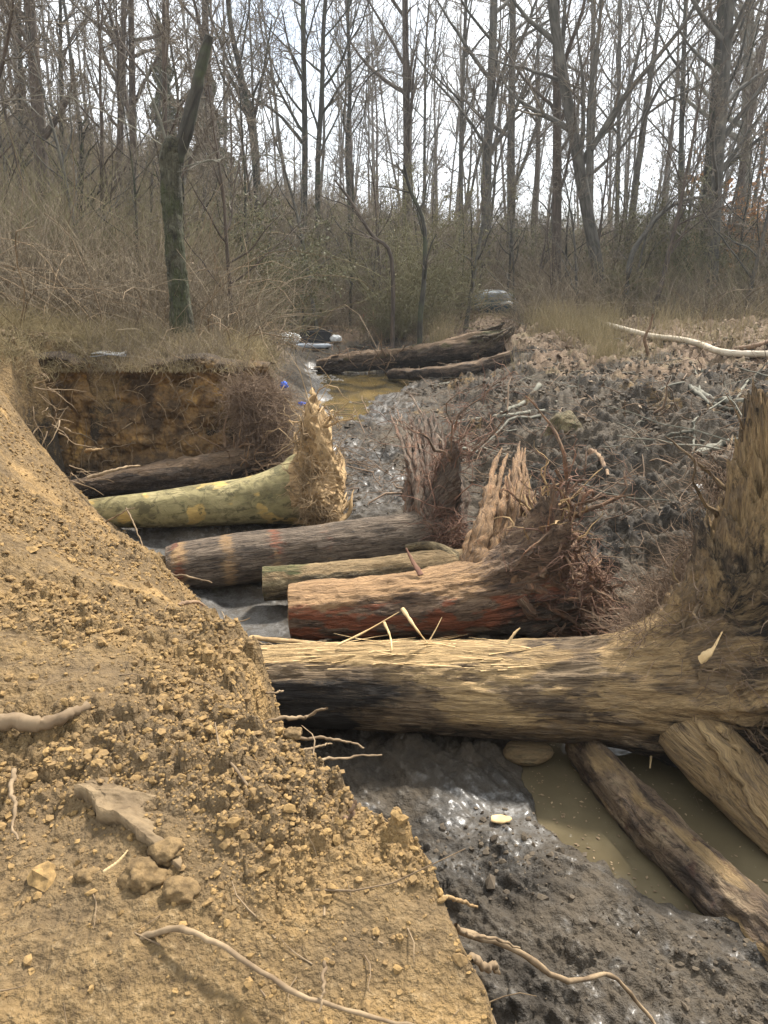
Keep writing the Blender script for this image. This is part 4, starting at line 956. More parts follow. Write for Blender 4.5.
# ---- blue grey wreck under branches far back
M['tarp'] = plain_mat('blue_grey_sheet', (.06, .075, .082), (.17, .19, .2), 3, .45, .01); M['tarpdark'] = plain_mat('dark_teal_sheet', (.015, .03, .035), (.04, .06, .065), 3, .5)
org = on(492, 313); th = empty('covered_heap', org, 'rounded blue grey hulk half hidden by branches beside the thicket', 'heap')
v, f = ICO3
def lump(c, sx, sy, sz, name, mt, seed, par, org, flatb=0):
    V = v.copy(); V = np.sign(V)*np.abs(V)**.75; V = V*np.array([sx, sy, sz]); V = V*(1+.22*fbm(V*3, 3, seed))[:, None]
    V[:, 2] = np.maximum(V[:, 2], -sz*.5); mb = MB(); mb.add(V+c, None, f); return mb.build(name, mt, par, org)
c = aty(492, 303, 31.2); lump(c, .95, .7, .52, 'cover', M['tarp'], 310, th, org); lump(c+np.array([.2, -.16, -.18]), .9, .7, .36, 'shade_skirt', M['tarpdark'], 311, th, org); lump(c+np.array([-1.0, .1, -.1]), .5, .6, .34, 'dark_end', M['tarpdark'], 312, th, org)  # dark lower lump stands in for the shade under the hulk
for nm, pts, r, lab in (('dead_branch', ((462, 302), (476, 294), (492, 290)), .03, 'pale branch resting on the blue grey hulk'), ('dead_branch', ((480, 306), (487, 294), (492, 281)), .03, 'dark snapped branch rising in front of the blue grey hulk'), ('dead_branch', ((463, 318), (468, 310), (466, 300)), .025, 'bent pale twig at left side of the blue grey hulk')):
    P = smooth_path(np.array([aty(a, b, 30.1) for a, b in pts]), 12); mb = MB(); mb.tubes(P[None], taper(np.array([r]), 12, .5), 6); o = mb.build(nm, M['stick'], None, P[0]); o.location = Vector(P[0]); tag(o, lab, 'branch')

# ---- litter by the creek
M['white'] = plain_mat('white_sheet', (.55, .55, .52), (.78, .78, .76), 6, .5); M['blue'] = plain_mat('blue_ribbon', (.02, .09, .5), (.05, .16, .7), 6, .5)
M['redstuff'] = plain_mat('faded_red', (.3, .1, .08), (.42, .18, .14), 6, .8); M['yellowstuff'] = plain_mat('faded_yellow', (.45, .4, .2), (.55, .5, .28), 6, .8); M['greystone'] = plain_mat('grey_sheet', (.25, .27, .3), (.4, .43, .46), 4, .6)
def ob(name, c, s, mt, lab, cat, seed, pw=.6, amp=.35):
    V = np.sign(v)*np.abs(v)**pw*np.array(s); V = V*(1+amp*fbm(V*(1.2/max(s))*2.5+seed, 3, seed))[:, None]; mb = MB(); mb.add(V+c, None, f); o = mb.build(name, M[mt], None, c); o.location = Vector(c); tag(o, lab, cat)
LY = 22.0
gl = lambda px, py, h: on(px, py)+np.array([0, 0, h])
ob('plastic_bag', gl(290, 344, .18), (.34, .25, .18), 'white', 'crumpled white bag beside the black crate at the far creek bend', 'bag', 320, .9, .4)
def crate(c, s):
    t = empty('plastic_crate', c-np.array([0, 0, s[2]]), 'black box with a rim standing between white bag and white bundle', 'crate')
    def bx(mb, c, s):
        q = [(0, 1, 3, 2), (4, 6, 7, 5), (0, 4, 5, 1), (2, 3, 7, 6), (0, 2, 6, 4), (1, 5, 7, 3)]
        V = np.array([[c[0]+a*s[0], c[1]+b*s[1], c[2]+d*s[2]] for a in (-1, 1) for b in (-1, 1) for d in (-1, 1)]); mb.add(V, q)
    m1 = MB(); bx(m1, c, (s[0]*.95, .02, s[2]))if 0 else None
    for dx, dy, sx, sy in ((0, -1, 1, .03), (0, 1, 1, .03), (-1, 0, .03, 1), (1, 0, .03, 1)): bx(m1, c+np.array([dx*s[0], dy*s[1], 0]), (s[0]*sx if sx == 1 else .03, s[1]*sy if sy == 1 else .03, s[2]))
    bx(m1, c+np.array([0, 0, -s[2]+.02]), (s[0], s[1], .02)); m1.build('box', M['black'], t, c-np.array([0, 0, s[2]]), False)
    m1 = MB()
    for dx, dy, sx, sy in ((0, -1, 1.08, 0), (0, 1, 1.08, 0), (-1, 0, 0, 1), (1, 0, 0, 1)): bx(m1, c+np.array([dx*s[0]*1.03, dy*s[1]*1.03, s[2]*.85]), (s[0]*sx if sx else .05, s[1]*sy if sy else .05, .035))
    m1.build('rim', M['black'], t, c-np.array([0, 0, s[2]]), False)
crate(gl(316, 343, .2), (.5, .3, .22))
ob('cloth_bundle', gl(336, 342, .12), (.2, .15, .12), 'white', 'small white bundle just right of the black crate', 'bundle', 321, .9, .7)
ob('flat_sheet', gl(312, 347, .05), (.7, .3, .07), 'greystone', 'grey sheet lying in front of the black crate', 'sheet', 322, .5, .3)
ob('rubbish_heap', gl(266, 343, .1), (.4, .3, .2), 'black', 'dark rubbish pile left of the white bag', 'rubbish', 323, .8, .8)
ob('red_rag', gl(369, 322, .15), (.34, .25, .22), 'redstuff', 'faded red rag on the bank behind the creek', 'rag', 324, .9, .8)
ob('yellow_rag', gl(388, 322, .15), (.26, .2, .22), 'yellowstuff', 'pale yellow rag just right of the red one', 'rag', 325, .9, .8)
P = smooth_path(np.array([at(262, 436, .6), aty(272, 405, 11.6), aty(284, 386, 12.55), aty(292, 372, 12.7)]), 14); mb = MB(); mb.tubes(P[None], taper(np.array([.018]), 14, .3), 6, 1, None, .3); P2 = smooth_path(np.array([P[5], aty(290, 402, 12.1), aty(303, 405, 12.2), aty(312, 400, 12.3)]), 10); mb.tubes(P2[None], taper(np.array([.011]), 10, .4), 5)
o = mb.build('forked_branch', M['stick'], None, P[0]); o.location = Vector(P[0]); tag(o, 'forked bare branch with the blue ribbons tied to it above the hairy root tangle', 'branch')
ob('blue_ribbon', aty(284, 385, 12.6), (.07, .04, .06), 'blue', 'bright blue ribbon knot tied on twigs, upper of the two', 'ribbon', 326, .9, 1.2)
ob('blue_ribbon', aty(302, 404, 12.2), (.06, .03, .035), 'blue', 'bright blue ribbon scrap near the water, lower of the two', 'ribbon', 327, .9, 1.2)
ob('white_scrap', gl(698, 492, .03), (.035, .03, .05), 'white', 'small white scrap stuck in the mud beside the largest wad', 'scrap', 328, .9, 1)
# white folded sheet lying on the edge of the cut bank
c = aty(111, 364, 10.75); c[2] = 1.80
t = empty('folded_sheet', c, 'white flat folded sheet with a blue edge lying on top of the cut bank', 'sheet')
gx, gy = np.meshgrid(np.linspace(-.21, .21, 16), np.linspace(-.15, .15, 10), indexing='ij')
for nm, dz, mt, sc_ in (('upper_sheet', .035, 'white', 1), ('lower_sheet', .012, 'greystone', 1.08)):
    zz = dz+.012*np.sin(gx*14+dz*90)+.008*np.sin(gy*25); V = np.stack([gx*sc_, gy*sc_, zz], -1); n1, n2 = gx.shape; idx = np.arange(n1*n2).reshape(n1, n2); a = idx[:-1, :-1]
    q = np.stack([a, idx[1:, :-1], idx[1:, 1:], idx[:-1, 1:]], -1).reshape(-1, 4); V = V.reshape(-1, 3); nn = len(V)
    mb = MB(); mb.add(np.vstack([V, V-np.array([0, 0, .012])]), np.vstack([q, q[:, ::-1]+nn, [(idx[0, j], idx[0, j+1], idx[0, j+1]+nn, idx[0, j]+nn) for j in range(n2-1)], [(idx[j, 0]+nn, idx[j+1, 0]+nn, idx[j+1, 0], idx[j, 0]) for j in range(n1-1)]]))
    mb.build(nm, M[mt], t)
M['clod_dark'] = plain_mat('dark_clod', (.09, .058, .026), (.2, .13, .058), 30, .95, .02)  # darker tone of the loose clod colours
# ---- tilted clay slab and big clods on the near bank
M['slab'] = plain_mat('smooth_clay', (.095, .063, .032), (.2, .14, .075), 11, .8, .03)
nx, ny = 130, 80; u, w_ = np.meshgrid(np.linspace(0, 1, nx), np.linspace(0, 1, ny), indexing='ij')
c00, c10, c01, c11 = [at(*p) for p in ((74, 787, 1.445), (176, 866, 1.41), (112, 756, 1.42), (245, 812, 1.36))]
V = ((1-u)*(1-w_))[..., None]*c00+(u*(1-w_))[..., None]*c10+((1-u)*w_)[..., None]*c01+(u*w_)[..., None]*c11
V[..., 2] += fbm(V*6, 4, 330)*.06+(ridge(V*np.array([5, 12, 5]), 4, 331)-.6)*.05+.02*np.sin(u*3.1)+fbm(V*40, 3, 334)*.012-.04*w_
V[..., 2] -= .05*(w_ > .93); bord = (fbm(np.stack([u*6, w_*6, 0*u], -1), 4, 332))*.13; V[..., 0] += bord*(w_-.5); V[..., 1] += bord*(u-.5)
idx = np.arange(nx*ny).reshape(nx, ny); a = idx[:-1, :-1]; q = np.stack([a, idx[1:, :-1], idx[1:, 1:], idx[:-1, 1:]], -1).reshape(-1, 4); top = V.reshape(-1, 3); nn = len(top); low = top-np.array([0, 0, .07])+np.stack([fbm(top*30, 2, 333)*.02]*3, -1)
border = np.concatenate([idx[:, 0], idx[-1, 1:], idx[::-1, -1][1:], idx[0, ::-1][1:]]); side = np.stack([border[:-1]+nn, border[1:]+nn, border[1:], border[:-1]], -1)
mb = MB(); mb.add(np.vstack([top, low]), np.vstack([q, q[:, ::-1]+nn, side])); o = mb.build('soil_slab', M['slab'], None, c00); o.location = Vector(c00); tag(o, 'flat tilted slab of smooth clay lifted out of the yellow bank', 'soil slab')
for px, py, r, lab in ((143, 877, .05, 'largest round clod of yellow soil below the tilted slab'), (180, 890, .035, 'flattish clod just right of the largest round clod'), (168, 852, .038, 'dark clod tucked under the lower end of the slab'), (35, 688, .02, 'small pale round clod at the left side of the bank'), (88, 876, .025, 'small yellow clod left of the largest one'), (178, 742-5, .02, 'tiny clod on the bank above the slab'), (293, 734, .028, 'rounded clod right at the bank edge by the thin roots')):
    p = at(px, py, 1.42); zg = gz(p[0], p[1]); p = at(px, py, zg+r*.1); V = v*r*np.array([1.15, 1, .85]); V = V*(1+1.1*fbm(V/r*1.3+px, 5, 340))[:, None]+(ridge(V/r*2.2+py, 4, 341)-.6)[:, None]*v*r*.6; V[:, 2] *= .8
    mb = MB(); mb.add(V+p, None, f); o = mb.build('soil_clod', M['clod_dark'], None, p); o.location = Vector(p); tag(o, lab, 'clod')
# ---- roots hanging from the cut face
mb = MB(); g = np.random.default_rng(350); i = g.integers(5, CU.shape[0]-5, 170); j = (CU.shape[1]*(1-g.random(170)**1.4*.75)).astype(int)-1
i[:60] = g.integers(330, 515, 60)
st = np.stack([CU[i, j], CY[i, j], CZ[i, j]], -1); P = walk(st, np.stack([g.normal(.1, .8, 170), -.35-g.random(170)*.3, g.normal(-.4, .6, 170)], -1), g.uniform(.15, .7, 170), 9, .3, -.05, g); P[:, 1:, 1] = np.minimum(P[:, 1:, 1], st[:, None, 1]+.0)
mb.tubes(P, taper(g.uniform(.003, .011, 170), 9, .3), 5)
o = mb.build('hanging_roots', M['stick'], None, (-3.4, 10.3, 1.2)); o.location = (-3.4, 10.3, 1.2); tag(o, 'thin dangling roots exposed all over the cut earth bank', 'roots', kind='stuff')
mb = MB(); pts = np.array([at(px, py, z) for px, py, z in ((40, 382, 1.7), (38, 395, 1.6), (48, 410, 1.45), (60, 425, 1.3), (35, 430, 1.2), (70, 470, .8), (60, 485, .7))]); pts = np.repeat(pts, 5, 0)+g.normal(0, .07, (35, 3)); P = walk(pts, g.normal(0, 1, (35, 3))+np.array([1.3, -.3, -.3]), g.uniform(.2, .6, 35), 8, .2, -.03, g); mb.tubes(P, taper(g.uniform(.004, .01, 35), 8, .3), 5)
o = mb.build('slope_roots', M['stick'], None, pts[0]); o.location = Vector(pts[0]); tag(o, 'spray of thin pale roots at the left corner of the cut bank', 'roots', kind='stuff')

# ------------------------------------------------------------------ trees
def grow(start, d, L, r, level, out, g, maxl, path=None, limb0=.3, nch=(13, 7, 6, 3), rpath=None):
    k = (16, 10, 6, 4, 3)[level]
    wn = (.035, .12, .16, .2, .2)[level]
    if path is None:
        P = walk(np.array([start]), np.array([d]), np.array([L]), k, wn, (.01, .07, .05, .03, 0)[level], g)[0]
        rr = r*(1-(.75 if level else .8)*np.linspace(0, 1, k)**(1.1))
    else:
        P, rr = path, rpath; k = len(P)
    if level == 0 and path is None: rr[0] *= 1.3
    out[level].append((P, rr))
    if level >= maxl: return
    n = nch[level]
    for c in range(n):
        t = g.uniform(limb0 if level == 0 else .2, .98)
        if level == 0: t = limb0+(1-limb0)*((c+g.random())/n)
        i = min(int(t*(k-1)), k-2); f = t*(k-1)-i
        p = P[i]*(1-f)+P[i+1]*f; tan = unit(P[i+1]-P[i]); rad = rr[i]*(1-f)+rr[i+1]*f
        q = g.normal(0, 1, 3); q = unit(q-tan*(q@tan)); ang = R(g.uniform(28, 62))
        dd = tan*math.cos(ang)+q*math.sin(ang)
        LL = L*(g.uniform(.3, .5) if level == 0 else g.uniform(.32, .6))*(1-.45*t)
        grow(p, dd, LL, min(rad*.62, rad*g.uniform(.35, .7)), level+1, out, g, maxl, None, .3, nch)
def flush(out, lv, mb, sides, minr=.006):
    by = {}
    for l in lv:
        for P, rr in out[l]: by.setdefault(len(P), []).append((P, rr))
    for k, lst in by.items():
        mb.tubes(np.array([a for a, b in lst]), np.maximum(np.array([b for a, b in lst]), minr), sides)
def tree_proto(seed, H, r, lean=(0, 0), limb0=.3, nch=(13, 7, 6, 3), maxl=4, mt='tree_grey', path=None, rpath=None, minr=.007):
    g = np.random.default_rng(seed); out = {i: [] for i in range(5)}
    grow(np.zeros(3), np.array([lean[0], lean[1], 1.0]), H, r, 0, out, g, maxl, path, limb0, nch, rpath)
    t = MB(); flush(out, [0], t, 12); flush(out, [1], t, 7)
    c = MB(); flush(out, [2], c, 4, minr); flush(out, [3, 4], c, 3, minr)
    a = t.build('trunk', M[mt]); b = c.build('crown', M['twig'])
    me = (a.data, b.data); bpy.data.objects.remove(a); bpy.data.objects.remove(b); return me
def place_tree(me, loc, rot, sc, name, label, cat='tree', group=None):
    t = empty(name, loc, label, cat, group); t.rotation_euler = (0, 0, rot); t.scale = (sc, sc, sc)
    for nm, d in zip(('trunk', 'crown'), me): link(nm, d, t)
    return t
# hero trees: trunk axis through measured points (px, py) at distance Y, widths in px
HERO = [
 ('leaning_tree', 'tall_grey', [(603, 312), (598, 270), (585, 200), (573, 130), (562, 70), (552, 0), (545, -80), (540, -170)], 28, 9.5, 'tree_grey', 'tree leaning left with a heavy base, beside the straight tree at right centre', [((591, 150), (622, 100), (655, 60), (690, 15), (715, -40)), ((589, 175), (590, 100), (598, 40), (604, -30))], 411),
 ('straight_tree', '', [(556, 308), (557, 200), (557, 100), (556, 0), (555, -120)], 29, 7.5, 'tree_brown', 'straight dark brown trunk just left of the leaning tree', [], 412),
 ('twin_trunk_tree', '', [(710, 316), (714, 240), (719, 150), (726, 60), (731, -20), (738, -150)], 27, 9, 'tree_grey', 'thick pale trunk of the close pair standing at the right', [((722, 40), (705, 20), (690, -5), (670, -40))], 413),
 ('dark_tree', '', [(703, 295), (706, 220), (712, 130), (719, 50), (722, -20), (726, -150)], 31, 8, 'tree_dark', 'darker trunk just behind left of the thick pale trunk', [], 414),
 ('pale_tree', '', [(744, 230), (746, 150), (748, 80), (750, 0), (756, -120)], 44, 9, 'tree_pale', 'wide pale trunk near the right edge behind the coppery leaves', [((750, 60), (738, 20), (722, -20)), ((750, 45), (760, 10), (770, -30))], 415),
 ('brown_tree', '', [(406, 215), (407, 150), (406, 80), (405, 0), (404, -120)], 42, 6.5, 'tree_brown', 'straight reddish brown trunk rising above the olive thicket', [], 416),
 ('grey_tree', '', [(486, 235), (487, 160), (491, 90), (494, 0), (497, -120)], 38, 8, 'tree_grey', 'broad grey trunk right of centre between thinner trees', [((489, 130), (478, 160), (468, 210))], 417),
 ('forked_tree', '', [(511, 225), (511, 150), (512, 80), (513, 0), (514, -120)], 40, 6.5, 'tree_grey', 'grey trunk with a branch curving up to its right, beside the broad grey one', [((508, 200), (525, 160), (545, 100), (556, 70))], 418),
 ('big_dark_tree', '', [(46, 250), (42, 180), (38, 110), (33, 50), (28, -20), (24, -140)], 23, 11, 'tree_brown', 'thick dark trunk at the far left with vines', [], 419),
 ('ivy_tree', '', [(118, 200), (120, 140), (122, 70), (124, 0), (126, -120)], 30, 5.5, 'tree_brown', 'left trunk of the close pair behind the broken snag', [((121, 50), (105, 30), (85, 15), (65, -5))], 420),
 ('ivy_tree', '', [(133, 205), (133, 140), (132, 70), (131, 0), (130, -120)], 31, 6, 'tree_brown', 'right trunk of the close pair behind the snag, with an elbowed branch', [((132, 40), (150, 38), (166, 30), (168, 5), (168, -40))], 421),
 ('curved_tree', '', [(258, 205), (254, 150), (248, 110), (240, 70), (230, 20), (224, -60)], 34, 5.5, 'tree_dark', 'curving dark tree right of the snag', [((250, 120), (232, 80), (220, 60)), ((252, 130), (262, 80), (272, 20))], 422),
 ('slim_tree', '', [(304, 220), (305, 150), (304, 80), (303, 0), (302, -100)], 36, 5, 'tree_dark', 'slim dark upright trunk left of the centre', [((304, 85), (290, 50), (282, 10))], 423),
 ('slim_tree', '', [(318, 225), (318, 160), (322, 90), (324, 20), (332, -60)], 37, 4.5, 'tree_dark', 'slim dark trunk bending right, next to the slim upright one', [], 424),
 ('slim_tree', '', [(461, 230), (461, 150), (463, 80), (466, 0), (468, -80)], 42, 3.5, 'tree_grey', 'thin trunk left of the broad grey tree', [], 425),
 ('slim_tree', '', [(590, 250), (591, 170), (592, 90), (594, 0), (596, -80)], 45, 4.5, 'tree_grey', 'upright thin trunk rising behind the leaning tree', [], 426),
 ('slim_tree', '', [(616, 250), (618, 170), (619, 90), (620, 0), (620, -80)], 46, 3.5, 'tree_grey', 'thin trunk right of the leaning tree', [], 427),
 ('slim_tree', '', [(680, 240), (681, 160), (683, 80), (686, 0), (690, -80)], 43, 4.5, 'tree_dark', 'thin dark trunk left of the thick pale pair', [], 428),
 ('slim_tree', '', [(64, 220), (62, 140), (61, 60), (60, -40)], 29, 3, 'tree_dark', 'thin dark trunk right of the thick vine clad tree', [], 429),
 ('slim_tree', '', [(22, 225), (21, 140), (20, 60), (19, -40)], 29, 4, 'tree_dark', 'narrow trunk at the left edge of the frame', [], 430),
 ('slim_tree', '', [(350, 220), (347, 150), (350, 90), (348, 10), (352, -60)], 41, 3.5, 'tree_dark', 'crooked thin trunk left of the reddish brown tree', [((348, 120), (360, 90), (375, 72), (392, 68))], 431),
]
for nm, _, pts, Y, wpx, mt, lab, limbs, seed in HERO:
    P3 = np.array([aty(a, b, Y) for a, b in pts]); base = P3[0].copy(); zg = gz(base[0], base[1])
    base[2] = zg-.1; P3 = np.vstack([[base[0], base[1], min(zg-.1, P3[0, 2]-.05)], P3])
    org = P3[0].copy(); P = smooth_path(P3-org, 26); Ltot = np.linalg.norm(np.diff(P, axis=0), axis=1).sum()
    r = pxm(P3[1], wpx)*.5*1.45; rp = r*(1.0-.5*np.linspace(0, 1, 26)); rp[:3] *= (1.5, 1.25, 1.1)
    g = np.random.default_rng(seed); out = {i: [] for i in range(5)}
    grow(P[0], None, Ltot*.9, r, 0, out, g, 4, P, .38, (11, 6, 5, 3), rp)
    for lb in limbs:
        L3 = np.array([aty(a, b, Y-.3) for a, b in lb])-org; LP = smooth_path(L3, 12)
        lr = r*.42; out[1].append((LP, lr*(1-.6*np.linspace(0, 1, 12))))
        for c in range(10):
            i = g.integers(3, 11); grow(LP[i], unit(LP[min(i+1, 11)]-LP[i-1]+g.normal(0, .6, 3)), g.uniform(1.2, 3), lr*.3, 2, out, g, 4, None, .3, (11, 6, 5, 3))
    t = empty(nm, org, lab, 'tree', 'bare trees on the far side')
    a = MB(); flush(out, [0], a, 14); flush(out, [1], a, 8); a.build('trunk', M[mt], t)
    b = MB(); flush(out, [2], b, 4, .007); flush(out, [3, 4], b, 3, .007); b.build('crown', M['twig'], t)
# broken snag on the left bank
SY = 11.7
base = aty(185, 362, SY); org = base.copy(); org[2] = gz(base[0], base[1])-.05
sn = empty('broken_snag', org, 'broken mossy dead trunk leaning right, standing on the cut bank', 'tree')
def S4(px, py, wpx, dY=0): p = aty(px, py, SY+dY); return [*p, pxm(p, wpx/2)]
def wS(A_, TH, sn_, lc):
    w = np.zeros(A_.shape+(3,)); nn = fbm(lc*np.array([2, 3, 3]), 3, 360); w[..., 2] = sstep(-.05, .15, nn)*.8; return w
BARK['snag'] = bark_mat('snag_bark', (.03, .027, .017), (.085, .078, .046), (.16, .15, .1), (.2, .15, .1), (.075, .085, .032), (.04, .03, .02), (6, 14, 14), 1, .03)
mb = MB(); add_trunk(mb, [S4(186, 372, 34), S4(184, 350, 25), S4(180, 300, 21), S4(175, 240, 19), S4(172, 190, 20), S4(172, 155, 21), S4(177, 138, 14)], 260, 70, .018, (6, 14, 14), wS, (False, True), None, 361, .28)
mb.build('trunk', BARK['snag'], sn, org)
mb = MB(); add_trunk(mb, [S4(176, 160, 14), S4(186, 130, 14), S4(196, 90, 12), S4(203, 60, 11), S4(209, 36, 8)], 120, 50, .012, (6, 14, 14), wS, (False, True), None, 362, .14); mb.build('leaning_limb', M['tree_dark'], sn, org)
mb = MB(); g = np.random.default_rng(363)
for pts in ([(172, 165), (160, 120), (148, 85), (152, 60)], [(178, 168), (215, 160), (260, 155), (300, 160)], [(170, 150), (120, 120), (60, 95), (10, 100)]):
    P = smooth_path(np.array([aty(a, b, SY) for a, b in pts]), 14); mb.tubes(P[None], taper(np.array([.028 if pts[0][0] == 172 else .011]), 14, .35), 6)
    st = P[g.integers(3, 13, 14)]; mb.tubes(walk(st, g.normal(0, 1, (14, 3)), g.uniform(.3, 1.0, 14), 6, .2, .02, g), taper(np.full(14, .006), 6, .4), 4)
mb.build('branch', M['greystick'], sn, org)
# leaning sapling arch at right & broken stub trees
for nm, pts, Y, r0, mt, lab in (('bent_sapling', [(630, 262), (642, 238), (660, 215), (680, 202), (705, 196)], 26, .11, 'tree_grey', 'bent bare sapling arching right, left of the pale pair'),
    ('broken_stub', [(78, 240), (80, 200), (82, 160), (80, 122)], 19, .1, 'tree_dark', 'short broken dark stub with a snapped top at the left'),
    ('leaning_sapling', [(392, 262), (372, 235), (350, 200), (335, 180)], 22, .07, 'tree_brown', 'thin leaning sapling inside the olive thicket'),
    ('vine_sapling', [(420, 320), (424, 280), (424, 225), (410, 190), (404, 165)], 21, .09, 'tree_dark', 'dark crooked sapling wrapped by the olive thicket')):
    P3 = np.array([aty(a, b, Y) for a, b in pts]); o0 = P3[0].copy(); o0[2] = min(o0[2], gz(o0[0], o0[1])-.05); P3 = np.vstack([[o0], P3]); P = smooth_path(P3, 20)-o0
    g = np.random.default_rng(len(lab)); out = {i: [] for i in range(5)}; grow(P[0], None, 3.5, r0, 0, out, g, 3, P, .35, (9, 5, 4, 3), r0*(1-.6*np.linspace(0, 1, 20)))
    t = empty(nm, o0, lab, 'tree'); a = MB(); flush(out, [0, 1], a, 7); a.build('trunk', M[mt], t); b = MB(); flush(out, [2, 3], b, 3, .006); b.build('crown', M['twig'], t)

# woodland trees between: prototypes copied
protos = [tree_proto(500+i, 17+i % 4, (.16, .2, .25, .13, .18, .22, .12, .15)[i], (random.Random(i).uniform(-.12, .12), 0), (.3, .42, .35, .25, .5, .38, .2, .3)[i], (11, 6, 5, 3), 4, ('tree_grey', 'tree_dark', 'tree_brown', 'tree_dark', 'tree_grey', 'tree_grey', 'tree_dark', 'tree_brown')[i], minr=.008) for i in range(8)]
g = np.random.default_rng(77)
KL = {'tree_grey': 'bare grey barked tree in the woods behind the thicket', 'tree_dark': 'bare dark barked tree in the woods behind the thicket', 'tree_brown': 'bare brown barked tree in the woods behind the thicket'}
mts = ('tree_grey', 'tree_dark', 'tree_brown', 'tree_dark', 'tree_grey', 'tree_grey', 'tree_dark', 'tree_brown')
for i in range(34):
    a = R(-31+62*(i+g.random())/34); d = g.uniform(38, 66)
    x, y = d*math.sin(a), d*math.cos(a); k = int(g.integers(0, 8))
    if i % 3 == 0: k = (3, 6, 7)[int(g.integers(0, 3))]
    place_tree(protos[k], (x, y, gz(x, y)-.15), g.random()*6.28, g.uniform(.6, 1.05), 'woodland_tree', KL[mts[k]], 'tree', KL[mts[k]].replace('tree in', 'trees in'))
sap = [tree_proto(600+i, 5.5+i, .05+.01*i, (.1*(i-1), 0), .15, (12, 6, 5, 3), 4, ('tree_brown', 'tree_dark', 'tree_grey', 'tree_brown')[i], minr=.006) for i in range(4)]
for i in range(64):
    a = R(-31+62*(i+g.random())/64); d = g.uniform(19, 36) if a > R(-8) else g.uniform(14, 32)
    x, y = d*math.sin(a), d*math.cos(a)
    if R(-8) < a < R(30) and d < 25: d = g.uniform(26, 36); x, y = d*math.sin(a), d*math.cos(a)
    k = i % 4
    place_tree(sap[k], (x, y, gz(x, y)-.08), g.random()*6.28, g.uniform(.6, 1.1), 'sapling', 'thin bare sapling standing in the brush', 'sapling', 'saplings standing in the brush')
# far woods that read as one mass
mb = MB(); n = 130
a = np.radians(g.uniform(-33, 33, n)); d = g.uniform(66, 130, n); x, y = d*np.sin(a), d*np.cos(a); z = gzs(x, y)
P = walk(np.stack([x, y, z-.5], -1), np.stack([g.normal(0, .06, n), g.normal(0, .06, n), np.ones(n)], -1), g.uniform(16, 26, n), 8, .03, 0, g); rr = taper(g.uniform(.08, .22, n), 8, .25); mb.tubes(P, rr, 5)
ti = g.integers(0, n, 3000); tk = g.integers(2, 8, 3000); L1 = walk(P[ti, tk]+g.normal(0, .1, (3000, 3)), g.normal(0, .6, (3000, 3))+np.array([0, 0, .9]), g.uniform(2, 6, 3000), 6, .16, .04, g); mb.tubes(L1, taper(g.uniform(.03, .08, 3000), 6, .3), 3)
ti = g.integers(0, 3000, 11000); tk = g.integers(1, 6, 11000); L2 = walk(L1[ti, tk], g.normal(0, .8, (11000, 3))+np.array([0, 0, .6]), g.uniform(.8, 2.6, 11000), 4, .2, .03, g); mb.tubes(L2, taper(g.uniform(.012, .026, 11000), 4, .5), 3)
M['farwood'] = plain_mat('far_wood', (.09, .08, .068), (.15, .135, .115), .3, .9, 0, .4, (.07, .06, .05))
o = mb.build('distant_woods', M['farwood']); tag(o, 'far mass of bare grey trunks and twigs beyond the near trees', 'woods', kind='stuff')

# ------------------------------------------------------------------ brush, vines, grass
def brush(name, x, y, h, n_each, spread, rad, mt, label, cat, arch=-.18, k=6, wander=.16, lean=.5):
    z = gzs(x, y); z = np.where((y > 10.4) & (y < 11) & (x > -5.1) & (x < -2.0), np.maximum(z, 1.66), z); n = len(x)*n_each; X = np.repeat(x, n_each)+rng.normal(0, spread, n); Y = np.repeat(y, n_each)+rng.normal(0, spread, n); Z = np.repeat(z, n_each)-.05
    d = np.stack([rng.normal(0, lean, n), rng.normal(0, lean, n), np.ones(n)], -1); H = np.repeat(h, n_each)*rng.uniform(.35, 1.25, n)
    P = walk(np.stack([X, Y, Z], -1), d, H, k, wander, arch); P[..., 2] = np.maximum(P[..., 2], Z[:, None])
    dist = np.hypot(X, Y); mb = MB(); mb.tubes(P, taper(rad*(.5+dist/30)*rng.uniform(.6, 1.4, n), k, .35), 3)
    o = mb.build(name, mt); tag(o, label, cat, kind='stuff'); return o
def region(n, r0, r1, a0, a1, pred, clear=True):
    x, y = polar_scatter(n, r0, r1, a0, a1); kk = ~((np.arctan2(x, y) > R(5.2)) & (np.arctan2(x, y) < R(10.8)) & (np.hypot(x, y) > 18) & (np.hypot(x, y) < 33)) | (not clear); x, y = x[kk], y[kk]; z, m, s, sp, sc, s2 = ground(x, y); k = pred(x, y, z, m, s, sc); return x[k], y[k]
nzf = lambda x, y, s, sd: fbm(np.stack([x*s, y*s, 0*x], -1), 3, sd)+.5
# grey-brown brush over the hillside and along the back
x, y = region(4600, 13, 66, -34, 34, lambda x, y, z, m, s, sc: (((m < .4) & (x < -2.6)) | (np.hypot(x, y) > 25)) & ~((np.arctan2(x, y) > R(-10)) & (np.arctan2(x, y) < R(-1)) & (np.hypot(x, y) < 27.5)))
brush('bramble_thicket', x, y, .9+1.9*nzf(x, y, .25, 400)+1.5*sstep(24, 40, np.hypot(x, y)), 22, .45, .006, M['brush'], 'tangled grey brown brambles and brush covering the hillside', 'brush')
x, y = region(900, 16, 42, -34, 34, lambda x, y, z, m, s, sc: (((m < .4) & (x < -3)) | (np.hypot(x, y) > 26)) & (nzf(x, y, .2, 401) > .5))
brush('vine_thicket', x, y, 1.8+2.2*nzf(x, y, .2, 402)+sstep(24, 40, np.hypot(x, y)), 24, .5, .006, M['vine'], 'olive green vines and stems mixed through the brush', 'vines', -.1)
